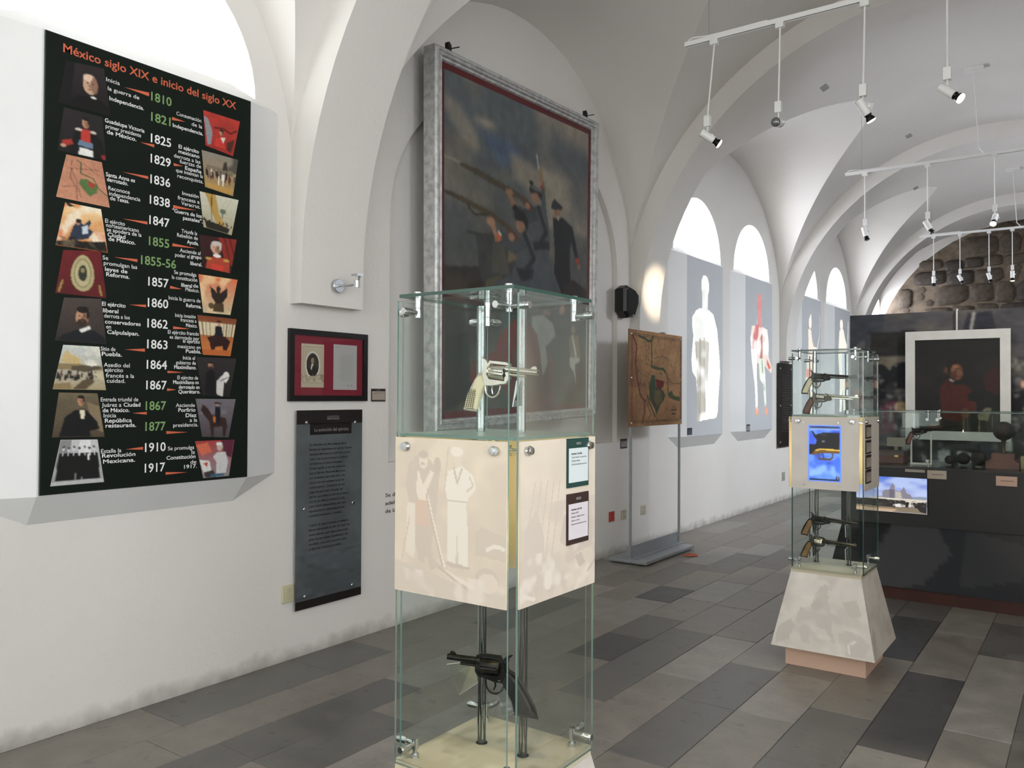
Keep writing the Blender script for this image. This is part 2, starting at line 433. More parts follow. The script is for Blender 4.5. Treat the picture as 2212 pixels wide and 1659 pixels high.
LW = {0: [-3.8, -1.95], 1: [.33, 2.21], 3: [9.215, 11.09], 4: [13.60, 15.57], 5: [18.55]}
RW = {0: [-3.8, -1.95], 1: [.33, 2.21], 2: [4.64, 6.5], 3: [9.215, 11.09], 4: [13.60, 15.57], 5: [18.55]}
wl = wall_side('wall_left', XL, 1, LW, {2: (5.60, 1.60, 1.10, 2.75, 1.20)})
wr = wall_side('wall_right', XR, -1, {0: RW[0], 1: RW[1], 3: RW[3], 4: RW[4]}, {2: (5.60, 1.60, 1.10, 2.75, 1.20)})

def em(name, col, s):
    return mat(name, '#f2f4f4', .4, emit=col, estr=s)
k = 0
fr_mat = mat('window_frame_paint', '#d8dad8', .5)
for side, X, sx, wins, strength in (('l', XL, 1, LW, WIN_LEFT), ('r', XR, -1, {b: RW[b] for b in (0, 1, 3, 4)}, WIN_RIGHT)):
    for bi in sorted(wins):
        for c in wins[bi]:
            k += 1; xx = X-sx*.40; hot = ('#dde8ff' if side == 'r' else '#eef2ff') if bi >= 3 else '#eef2f8'
            w = sroot('window_%d' % k, 'half-round window of bright daylit glass', (xx, c, 3.19))
            y1 = min(c+.7, 19.15)
            arc = [(c-.70*math.cos(t*math.pi/20), 3.19+.70*math.sin(t*math.pi/20)) for t in range(21)]
            arc = [(min(y, y1), z) for y, z in arc]
            if side == 'r' and bi < 2: arc = [(c-.70, 1.0)]+arc+[(c+.70, 1.0)]  # tall unseen panes here are added to brighten the near bays
            mb = MB(); mb.add([(xx-sx*.01, y, z) for y, z in arc], [tuple(range(len(arc)))])
            mb.obj('pane', em('daylit_pane_%s%d' % (side, 1 if bi >= 3 else 0), hot, strength*(WIN_FAR[side] if bi >= 3 else 1)), w)
            mb = MB(); mb.tube([(xx, y, z) for y, z in arc], .02, 6); mb.box(xx-.015, xx+.015, c-.7, y1, 3.18, 3.21); mb.box(xx-.012, xx+.012, c-.012, c+.012, 3.2, 3.88)
            mb.obj('window_frame', em('overexposed_frame_'+side, hot, strength*.6), w)  # frame bars emit as well, imitating overexposure by the daylight
# --- end walls
we = sroot('wall_end', 'rubble stone end wall under the last arch')
mortar = mat('lime_mortar', '#857767', .9, bump=.6, bscale=25, col2='#63574a', vscale=6)
stones = [mat('dark_field_stone', '#51473d', .8, bump=.6, bscale=14, col2='#665a4d', vscale=5),
          mat('grey_brown_field_stone', '#62574b', .8, bump=.6, bscale=14, col2='#4c433a', vscale=5),
          mat('black_basalt_stone', '#3d3732', .75, bump=.6, bscale=14, col2='#504840', vscale=5)]
mb = MB(); n = 32
prof = [(XL, 0), (XR, 0), (XR, 3.0)]+[(CX+2.85*math.cos(t*math.pi/n), ZC+2.85*math.sin(t*math.pi/n)) for t in range(3, n-2)]+[(XL, 3.0)]
mb.add([(x, YEND, z) for x, z in prof], [tuple(range(len(prof)))])
mb.obj('mortar_bed', mortar, we)
sm_cache = []
rs = random.Random(11)
def stone_mesh(i):
    w_, h_ = 1., 1.; mb = MB(); n = 14; ph = rs.random()*6
    n = 12; ch = [(rs.uniform(.10, .30), rs.uniform(.10, .32)) for _ in range(4)]; j = lambda: rs.uniform(-.025, .025)
    ring = []
    for q, (sx_, sz_) in enumerate(((1, 1), (-1, 1), (-1, -1), (1, -1))):
        a_, b_ = ch[q]; P3 = [(sx_*.5, sz_*(.5-b_)), (sx_*(.5-a_*.38), sz_*(.5-b_*.38)), (sx_*(.5-a_), sz_*.5)]
        if q % 2: P3 = P3[::-1]
        ring += [(x+j(), z+j()) for x, z in P3]
    vs = [(x, 0, z) for x, z in ring]+[(x*.93, -.022, z*.92) for x, z in ring]+[(x*.6, -.034-rs.uniform(0, .012), z*.6) for x, z in ring]+[(0, -.040, 0)]
    fs = [(q, (q+1) % n, n+(q+1) % n, n+q) for q in range(n)]+[(n+q, n+(q+1) % n, 2*n+(q+1) % n, 2*n+q) for q in range(n)]+[(2*n+q, 2*n+(q+1) % n, 3*n) for q in range(n)]
    mb.add(vs, fs); return mb
variants = []
for i in range(9): variants.append(stone_mesh(i).mesh('stone', stones[i % 3], 50))
z = 1.75; cnt = 0
small = MB()
while z < 5.1 and cnt < 290:
    h = rs.choice((.22, .30, .36, .42, .26)); x = XL+rs.uniform(-.2, 0)
    while x < XR:
        w_ = rs.uniform(.28, .62) if h > .25 else rs.uniform(.25, .5)
        cx, cz = x+w_/2, z+h/2+rs.uniform(-.025, .025)
        inside = (cx-w_*.3 > XL and cx+w_*.3 < XR) and (cz+h*.35 < 3.0 or math.hypot(abs(cx-CX)+w_*.25, cz+h*.25-ZC) < 2.84)
        if inside and cnt < 290:
            if rs.random() < .93:
                o = bpy.data.objects.new('stone', variants[rs.randrange(9)]); COL.objects.link(o); o.parent = we
                o.location = (cx, YEND-.002, cz); o.scale = (w_*.98, 1, h*rs.uniform(.94, 1.03)); o.rotation_euler = (0, rs.uniform(-.09, .09), 0); cnt += 1
            else:
                for q in range(3):
                    px, pz = cx+rs.uniform(-.3, .3)*w_, cz+(q-1)*h*.33
                    small.lathe((px, YEND, pz), (0, -1, 0), [(0, .075), (.012, .07), (.02, .03)], 5)
        x += w_+rs.uniform(.0, .02)
    z += h+.008
o = small.obj('pinning_stones', stones[1], we, 50); o['kind'] = 'stuff'
wb = sroot('wall_back')
mb = MB(); mb.add([(x, YBACK, z) for x, z in prof], [tuple(range(len(prof)))]); mb.obj('plaster_surface', plaster, wb)
for i, x in enumerate((-2.6, .4)):  # two unseen panes added to light the near case from behind the camera
    k += 1; w = sroot('window_%d' % k, 'tall daylit opening in the wall behind the camera', (x, YBACK, .9))
    mb = MB(); mb.add([(x-.85, YBACK+.03, .9), (x+.85, YBACK+.03, .9), (x+.85, YBACK+.03, 3.5), (x-.85, YBACK+.03, 3.5)], [(0, 1, 2, 3)]); mb.obj('pane', em('daylit_pane_back', '#f2f3f2', FILL_BACK), w)
    mb = MB()
    for a, b, c, d in ((x-.92, x-.85, .83, 3.57), (x+.85, x+.92, .83, 3.57), (x-.85, x+.85, .83, .9), (x-.85, x+.85, 3.5, 3.57)): mb.box(a, b, YBACK, YBACK+.06, c, d)
    mb.obj('window_frame', fr_mat, w)
for y_ in (9.215, 11.09, 13.60, 15.57):  # area lights added inside the far right-hand windows to brighten the left wall
    l = bpy.data.lights.new('skylight', 'AREA'); l.shape = 'RECTANGLE'; l.size = 1.2; l.size_y = .7; l.energy = FILL_W; l.color = (.86, .92, 1); l.spread = math.radians(80)
    o = bpy.data.objects.new('skylight', l); COL.objects.link(o); o.location = (XR-.08, y_, 3.52); o.rotation_euler = Vector((-1, 0, -.52)).to_track_quat('-Z', 'Y').to_euler()

# --- splayed white hoods that fill the lower windows
hood_no = 0
front_grey = mat('grey_projection_board', '#c6c9cc', .6, bump=.04, bscale=15, var=.03)  # front face of the far hoods, greyer than their splayed sides
def hood(c, X=XL, sx=1, full=True):
    global hood_no
    hood_no += 1
    p = sx*.107; f = X+p
    F_ = [(f, c-.54, 3.14), (f, c+.54, 3.14), (f, c+.54, 1.10), (f, c-.54, 1.10)]
    T_ = [(X-sx*.02, c-.51, 3.25), (X-sx*.02, c+.51, 3.25)]; Rr = [(X, c+.81, 3.17), (X, c+.81, 1.10)]
    B_ = [(X, c+.53, .967), (X, c-.53, .967)]; L_ = [(X, c-.81, 1.10), (X, c-.81, 3.17)]
    vs = F_+T_+Rr+B_+L_
    fs = [(0, 1, 2, 3), (0, 4, 5, 1), (1, 6, 7, 2), (2, 8, 9, 3), (3, 10, 11, 0), (1, 5, 6), (2, 7, 8), (3, 9, 10), (0, 11, 4)]
    mb = MB(); mb.add(vs, fs[:1], 1); mb.add(vs, fs[1:], 0); o = mb.obj('trim_%d' % hood_no, [board_white, front_grey if c > 5 and sx > 0 else board_white]); struct(o, 'splayed white painted hood over the lower part of a window'); return o
HOODS = [-3.75, -1.9, .38, 2.26, 9.18, 11.06, 13.58, 15.55]
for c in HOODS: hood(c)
for bi in (3, 4):
    for c in RW[bi]: hood(c, XR, -1)

# ------------------------------------------------------------------ floor of stone slabs
fl = sroot('floor', 'grey stone slab floor laid in long rows')
mb = MB(); mb.box(XL-.1, XR+.1, YBACK-.1, YEND+.1, -.06, -.004); mb.obj('mortar_bed', mat('dark_joint_mortar', '#2e2b27', .9, var=.3, vscale=9), fl)
tile = bpy.data.materials.new('stone_slab'); tile.use_nodes = True
def _tile():
    nt = tile.node_tree; N = nt.nodes; L = nt.links; b = N['Principled BSDF']
    oi = N.new('ShaderNodeObjectInfo'); g = N.new('ShaderNodeNewGeometry')
    n = N.new('ShaderNodeTexNoise'); n.inputs['Scale'].default_value = 7; n.inputs['Detail'].default_value = 10; n.inputs['Roughness'].default_value = .68
    L.new(g.outputs['Position'], n.inputs['Vector'])
    r = N.new('ShaderNodeMapRange'); r.inputs['From Min'].default_value = .3; r.inputs['From Max'].default_value = .7; r.inputs['To Min'].default_value = .72; r.inputs['To Max'].default_value = 1.25
    L.new(n.outputs['Fac'], r.inputs['Value'])
    v = N.new('ShaderNodeTexVoronoi'); v.inputs['Scale'].default_value = 16; v.distance = 'EUCLIDEAN'
    n4 = N.new('ShaderNodeTexNoise'); n4.inputs['Scale'].default_value = 14; n4.inputs['Detail'].default_value = 5; L.new(g.outputs['Position'], n4.inputs['Vector'])
    r4 = N.new('ShaderNodeMapRange'); r4.inputs['From Min'].default_value = .60; r4.inputs['From Max'].default_value = .72; r4.inputs['To Min'].default_value = 1.; r4.inputs['To Max'].default_value = .68
    L.new(n4.outputs['Fac'], r4.inputs['Value'])
    mu = N.new('ShaderNodeMath'); mu.operation = 'MULTIPLY'; L.new(r.outputs[0], mu.inputs[0]); L.new(r4.outputs[0], mu.inputs[1])
    vm = N.new('ShaderNodeVectorMath'); vm.operation = 'SCALE'; L.new(oi.outputs['Color'], vm.inputs[0]); L.new(mu.outputs[0], vm.inputs['Scale'])
    L.new(vm.outputs[0], b.inputs['Base Color'])
    rr = N.new('ShaderNodeMapRange'); rr.inputs['From Min'].default_value = .3; rr.inputs['From Max'].default_value = .7; rr.inputs['To Min'].default_value = .34; rr.inputs['To Max'].default_value = .52
    L.new(n.outputs['Fac'], rr.inputs['Value']); L.new(rr.outputs[0], b.inputs['Roughness'])
    bp = N.new('ShaderNodeBump'); bp.inputs['Strength'].default_value = .12; bp.inputs['Distance'].default_value = .004
    L.new(n.outputs['Fac'], bp.inputs['Height']); L.new(bp.outputs['Normal'], b.inputs['Normal'])
_tile()
CS = 1.68
cols = dict(d=(.040, .039, .038), m=(.080, .076, .071), n=(.128, .116, .100), l=(.158, .148, .132), p=(.170, .155, .135))
XJ = [-3.85, -3.48, -3.19, -2.92, -2.625, -2.33, -2.042, -1.757, -1.467, -1.181, -.885, -.596, -.32, -.03, .26, .55, .84, 1.13, 1.42, 1.65]
KN = {0: [(2.27, 'n')], 1: [(2.08, 'n'), (2.88, 'n'), (3.9, 'n')], 2: [(2.25, 'm'), (3.3, 'm')], 3: [(2.93, 'n'), (3.6, 'm')], 4: [(2.77, 'l'), (3.9, 'm'), (4.72, 'n')],
      3.5: [], 5: [(3.7, 'n'), (5.145, 'm'), (5.9, 'n')], 6: [(3.3, 'n'), (4.265, 'n'), (5.15, 'l'), (6.0, 'n')],
      7: [(3.98, 'm'), (4.683, 'm'), (5.4, 'l'), (6.3, 'n')], 8: [(3.986, 'n'), (4.69, 'p'), (5.3, 'n')], 9: [(3.55, 'm'), (4.25, 'm'), (5.33, 'n'), (6.39, 'd')],
      10: [(3.915, 'l'), (5.14, 'd'), (6.1, 'n'), (7.0, 'l')], 11: [(3.5, 'm'), (4.337, 'n'), (5.71, 'l'), (6.6, 'm')], 12: [(4.5, 'm'), (5.6, 'n')]}
KN[4] = [(2.77, 'l'), (3.45, 'l'), (4.28, 'n'), (4.80, 'd'), (5.345, 'm'), (5.95, 'n')]
KN[3] = [(2.93, 'm'), (4.1, 'n'), (5.0, 'n'), (5.75, 'l'), (6.23, 'd'), (7.0, 'n')]
rt = random.Random(5); ntile = 0; far = MB(); farcols = []
tcache = {}
for r in range(len(XJ)-1):
    x0, x1 = XJ[r]+.0012, XJ[r+1]-.0012
    y = 1.0-rt.random()*.5 if r < 8 else (1.6-rt.random()*.5 if r < 13 else 2.2); segs = []
    if r >= 13:                                   # right of the picture: ordinary slabs, never in view
        y = -1.0
    known = KN.get(r, [])
    if known:
        f0 = known[0][0]; st = []
        yy = f0-rt.uniform(.6, .9); segs.append((yy, f0, known[0][1]))
        p_ = f0
        for yk, c in known[1:]: segs.append((p_, yk, c)); p_ = yk
        y = p_; segs.insert(0, (yy-.8, yy, 'n'))
    lim = YEND
    while y < lim:
        ln = rt.uniform(.45, 1.05); e = min(y+ln, YEND)
        segs.append((y, e, rt.choice('mnnnnllmmp' if y < 8 else 'nnnlnm'))); y = e
    for (a, b_, c) in segs:
        q_ = rt.uniform(.93, 1.08); cc = [v*q_*CS for v in cols[c]]
        near = a < 13.2 and x1 < -.25
        if near and ntile < 298 and b_-a > .05:
            mb = MB(); dz = rt.uniform(-.0012, .0006); e_ = .0022; a2, b2 = a+.0012, b_-.0012
            mb.add([(x0, a2, -.02), (x1, a2, -.02), (x1, b2, -.02), (x0, b2, -.02), (x0, a2, dz-e_), (x1, a2, dz-e_), (x1, b2, dz-e_), (x0, b2, dz-e_),
                    (x0+e_, a2+e_, dz), (x1-e_, a2+e_, dz), (x1-e_, b2-e_, dz), (x0+e_, b2-e_, dz)],
                   [(0, 1, 5, 4), (1, 2, 6, 5), (2, 3, 7, 6), (3, 0, 4, 7), (4, 5, 9, 8), (5, 6, 10, 9), (6, 7, 11, 10), (7, 4, 8, 11), (8, 9, 10, 11)])
            o = mb.obj('slab', tile, fl); o.color = (*cc, 1); ntile += 1
        else: far.box(x0, x1, a+.001, b_-.001, -.02, -.001)
far.box(XL, XR, YBACK, -.6, -.02, -.001)
o = far.obj('distant_slabs', tile, fl); o.color = (.145, .133, .119, 1); o['kind'] = 'stuff'
# ================================================================== THE TIMELINE BOARD (writing and pictures on the near hood)
TL_TEXT = """o|México siglo XIX e inicio del siglo XX|1.803|2.702|3.063|0.04
w|Inicia|1.998|2.063|2.994|0.0195
w|la guerra de|2.006|2.160|2.955|0.0195
b|Independencia.|2.014|2.184|2.911|0.0195
g|1810|2.220|2.328|2.971|0.044
g|1821|2.221|2.324|2.872|0.044
w|Consumación|2.355|2.495|2.937|0.0195
w|de la|2.440|2.500|2.907|0.0195
b|Independencia.|2.336|2.506|2.873|0.0195
b|1825|2.221|2.328|2.768|0.044
b|Guadalupe Victoria|1.994|2.188|2.803|0.0195
w|primer presidente|1.998|2.171|2.777|0.0195
b|de México.|2.004|2.148|2.752|0.0195
b|1829|2.221|2.327|2.669|0.044
b|El ejército|2.369|2.483|2.775|0.0195
b|mexicano|2.368|2.486|2.751|0.0195
w|derrota a las|2.344|2.492|2.724|0.0195
w|fuerzas de|2.376|2.496|2.702|0.0195
b|España|2.406|2.499|2.676|0.0195
w|que intentan la|2.356|2.507|2.654|0.0195
w|reconquista.|2.364|2.510|2.627|0.0195
b|1836|2.221|2.326|2.569|0.044
b|Santa Anna es|2.002|2.143|2.554|0.0195
b|derrotado.|2.007|2.109|2.532|0.0195
w|Reconoce|2.014|2.118|2.493|0.0195
w|independencia|2.018|2.171|2.469|0.0195
w|de|2.023|2.049|2.448|0.0195
b|Texas.|2.055|2.115|2.449|0.0195
b|1838|2.219|2.325|2.469|0.044
w|Invasión|2.392|2.484|2.546|0.0195
w|francesa a|2.367|2.489|2.519|0.0195
w|Veracruz.|2.387|2.494|2.495|0.0195
b|"Guerra de los|2.340|2.503|2.449|0.0195
b|pasteles".|2.397|2.508|2.423|0.0195
b|1847|2.218|2.324|2.370|0.044
w|El ejército|2.001|2.096|2.339|0.0195
w|norteamericano|2.006|2.165|2.320|0.0195
w|se apodera de la|2.009|2.179|2.300|0.0195
b|Ciudad|2.013|2.099|2.277|0.0195
b|de México.|2.018|2.149|2.258|0.0195
g|1855|2.217|2.324|2.268|0.044
w|Triunfa la|2.390|2.478|2.356|0.0195
w|Rebelión de|2.366|2.482|2.332|0.0195
b|Ayutla.|2.421|2.487|2.306|0.0195
w|Se|1.991|2.018|2.167|0.0195
w|promulgan las|1.997|2.159|2.143|0.0195
b|leyes de|2.003|2.111|2.116|0.0195
b|Reforma.|2.009|2.122|2.092|0.0195
g|1855-56|2.178|2.362|2.171|0.044
w|Asciende al|2.382|2.498|2.258|0.0195
w|poder el|2.356|2.437|2.232|0.0195
b|grupo|2.444|2.504|2.237|0.0195
b|liberal.|2.441|2.508|2.201|0.0195
b|1857|2.216|2.323|2.072|0.044
w|Se promulga|2.352|2.476|2.145|0.0195
w|la constitución|2.340|2.481|2.119|0.0195
b|liberal|2.392|2.451|2.086|0.0195
w|de|2.458|2.487|2.089|0.0195
w|México.|2.415|2.493|2.066|0.0195
b|1860|2.215|2.322|1.970|0.044
w|Inicia la guerra de|2.324|2.501|2.015|0.0195
b|Reforma.|2.420|2.507|1.986|0.0195
b|El ejército|1.991|2.104|1.954|0.0195
b|liberal|1.996|2.069|1.924|0.0195
w|derrota a los|2.002|2.125|1.900|0.0195
b|conservadores|2.006|2.180|1.873|0.0195
w|en|2.012|2.035|1.850|0.0195
b|Calpulalpan.|2.017|2.173|1.826|0.0195
b|1862|2.214|2.321|1.870|0.044
w|Inicia invasión|2.360|2.474|1.932|0.0195
w|francesa a|2.390|2.479|1.911|0.0195
w|México.|2.420|2.484|1.886|0.0195
w|El ejército francés|2.322|2.493|1.846|0.0195
w|es derrotado por|2.332|2.496|1.822|0.0195
w|el ejercito|2.404|2.500|1.806|0.0195
w|mexicano en|2.375|2.504|1.778|0.0195
b|Puebla.|2.421|2.508|1.756|0.0195
b|1863|2.214|2.321|1.769|0.044
w|Sitio de|1.988|2.057|1.747|0.0195
b|Puebla.|1.993|2.089|1.723|0.0195
w|Asedio del|2.003|2.128|1.673|0.0195
w|ejército|2.008|2.095|1.650|0.0195
w|francés a la|2.013|2.150|1.624|0.0195
w|cuidad.|2.018|2.107|1.600|0.0195
b|1864|2.213|2.319|1.670|0.044
w|Inicia el|2.405|2.473|1.722|0.0195
w|gobierno de|2.367|2.478|1.697|0.0195
b|Maximiliano.|2.358|2.482|1.674|0.0195
b|1867|2.212|2.319|1.571|0.044
w|El ejército de|2.376|2.492|1.622|0.0195
b|Maximiliano|2.353|2.470|1.599|0.0195
w|es|2.476|2.496|1.600|0.0195
b|derrotado en|2.384|2.501|1.575|0.0195
b|Querétaro.|2.382|2.505|1.552|0.0195
w|Entrada triunfal de|1.991|2.172|1.513|0.0195
w|Juárez a|1.996|2.089|1.488|0.0195
b|Ciudad|2.100|2.183|1.488|0.0195
b|de México.|2.000|2.129|1.463|0.0195
w|Inicia|2.005|2.065|1.439|0.0195
b|República|2.011|2.141|1.415|0.0195
b|restaurada.|2.015|2.163|1.392|0.0195
g|1867|2.210|2.317|1.471|0.044
g|1877|2.210|2.315|1.371|0.044
w|Asciende|2.369|2.475|1.484|0.0195
b|Porfirio|2.383|2.479|1.460|0.0195
b|Díaz|2.424|2.485|1.433|0.0195
w|a la|2.447|2.489|1.409|0.0195
w|presidencia.|2.356|2.495|1.385|0.0195
b|1910|2.209|2.317|1.270|0.044
w|Estalla la|1.995|2.092|1.275|0.0195
b|Revolución|2.000|2.161|1.254|0.0195
b|Mexicana.|2.005|2.160|1.227|0.0195
w|Se promulga|2.329|2.474|1.271|0.0195
w|la|2.459|2.478|1.247|0.0195
b|Constitución|2.322|2.482|1.225|0.0195
w|de|2.453|2.487|1.197|0.0195
b|1917.|2.418|2.491|1.175|0.0195
b|1917|2.209|2.315|1.171|0.044"""
TL_TRI = [((2.085,2.993),(2.21,3.004),(2.209,2.986)),((2.332,2.921),(2.332,2.905),(2.403,2.916)),((2.167,2.753),(2.239,2.76),(2.239,2.746)),((2.342,2.694),(2.344,2.68),(2.394,2.69)),((2.082,2.591),(2.209,2.599),(2.21,2.585)),((2.343,2.485),(2.343,2.469),(2.47,2.482)),((2.085,2.371),(2.208,2.379),(2.209,2.365)),((2.341,2.295),(2.341,2.28),(2.476,2.289)),((2.047,2.185),(2.16,2.191),(2.16,2.177)),((2.331,2.083),(2.331,2.069),(2.397,2.073)),((2.123,1.97),(2.206,1.978),(2.206,1.965)),((2.35,1.884),(2.35,1.87),(2.445,1.877)),((2.103,1.757),(2.203,1.766),(2.203,1.751)),((2.322,1.663),(2.322,1.651),(2.41,1.657)),((2.321,1.577),(2.321,1.563),(2.37,1.57)),((2.144,1.457),(2.216,1.462),(2.216,1.449)),((2.319,1.366),(2.32,1.352),(2.439,1.357)),((2.112,1.287),(2.199,1.295),(2.199,1.281)),((2.318,1.165),(2.318,1.152),(2.437,1.156))]
TL_PIC = [((1.816,3.028),(1.987,3.048),(2.02,2.837),(1.784,2.834)),((1.809,2.817),(1.983,2.822),(2.002,2.625),(1.784,2.621)),((1.822,2.611),(1.982,2.613),(2.022,2.411),(1.78,2.414)),((1.82,2.398),(1.981,2.396),(2.016,2.2),(1.78,2.201)),((1.814,2.184),(1.982,2.203),(2.011,1.99),(1.782,1.99)),((1.82,1.974),(1.987,1.984),(2.014,1.777),(1.783,1.782)),((1.819,1.764),(1.981,1.764),(2.015,1.565),(1.776,1.567)),((1.803,1.553),(1.975,1.55),(2.011,1.35),(1.776,1.356)),((1.813,1.344),(1.978,1.339),(2.011,1.142),(1.771,1.142)),((2.505,3.005),(2.727,3.006),(2.686,2.81),(2.52,2.826)),((2.498,2.798),(2.718,2.798),(2.688,2.598),(2.52,2.613)),((2.489,2.584),(2.723,2.584),(2.682,2.389),(2.514,2.405)),((2.488,2.361),(2.715,2.371),(2.68,2.186),(2.511,2.197)),((2.487,2.16),(2.722,2.158),(2.679,1.967),(2.517,1.967)),((2.483,1.952),(2.719,1.948),(2.682,1.75),(2.517,1.751)),((2.481,1.737),(2.719,1.738),(2.68,1.535),(2.515,1.542)),((2.479,1.525),(2.717,1.523),(2.676,1.321),(2.518,1.331)),((2.478,1.31),(2.712,1.309),(2.68,1.119),(2.527,1.119))]
BX = -3.731
timeline = root('information_panel', 'tall dark green history timeline panel with orange heading on the nearest window hood', 'panel', (-3.74, 2.26, 1.10))
pg = mat('dark_green_panel_print', '#121a14', .5, var=.12, vscale=4, spec=.15)
mb = MB(); mb.box(-3.742, BX-.001, 1.728, 2.796, 1.105, 3.135); mb.obj('backing_board', mat('dark_green_board_edge', '#26342c', .5), timeline)
mb = MB(); mb.add([(BX-.0006, 1.730, 1.107), (BX-.0006, 2.794, 1.107), (BX-.0006, 2.794, 3.133), (BX-.0006, 1.730, 3.133)], [(0, 1, 2, 3)]); mb.obj('printed_face', pg, timeline)
ink_w = mat('white_ink', '#ececea', .5); ink_g = mat('green_ink', '#7d9f62', .5); ink_o = mat('orange_ink', '#cf6444', .5)
lets = MB()
for ln in TL_TEXT.split('\n'):
    st, s_, y0, y1, z_, h_ = ln.split('|'); y0, y1, z_, h_ = float(y0), float(y1), float(z_), float(h_)
    k = dict(w=0, b=0, g=1, o=2)[st]
    letter(lets, s_, (BX+.0006, y0, z_), (0, 1, 0), (0, 0, 1), y1-y0, h_, {'w': .004, 'b': .013, 'g': .013, 'o': .013}[st], k=k)
for t in TL_TRI: lets.add([(BX+.0006, y, z) for y, z in t], [(0, 1, 2)], 2)
lets.ink('lettering', [ink_w, ink_g, ink_o], timeline)
pr = print_mat('printed_picture', .5)
sk, dk = '#b98a6c', '#15110f'
def head(u, v, r, hair='#1d1613', skin='#b88b6e', bald=False, beard=None):
    L = [('e', hair, u, v-.02, r*1.12, r*1.25)] if not bald else []
    L += [('e', skin, u, v, r, r*1.3), (('e', ('#6d4a38', .7), u+r*.55, v+.01, r*.5, r*1.1))]
    L += [('e', '#2a1c16', u-r*.38, v-r*.12, r*.16, r*.09), ('e', '#2a1c16', u+r*.3, v-r*.12, r*.16, r*.09), ('e', ('#8e5c4a', .8), u-.01, v+r*.25, r*.14, r*.28), ('e', '#7a4438', u-.01, v+r*.68, r*.28, r*.08)]
    if not bald: L += [('e', hair, u+r*.05, v-r*1.02, r*.98, r*.5), ('e', hair, u+r*.85, v-r*.35, r*.22, r*.7)]
    if beard: L += [('e', beard, u, v+r*.85, r*.75, r*.55), ('e', '#7a4438', u, v+r*.62, r*.2, r*.05)]
    return L
def crowd(n, v0, v1, seed, cols, w=.02, h=.08):
    q = random.Random(seed); L = []
    for i in range(n):
        u = q.random(); v = q.uniform(v0, v1); c = q.choice(cols)
        L += [('p', c, [(u-w, v), (u+w, v), (u+w*.8, v+h), (u-w*.8, v+h)]), ('e', q.choice(['#c9a58a', '#8a6a55', '#3a2c25']), u, v-w*.9, w*.6, w*.9)]
    return L
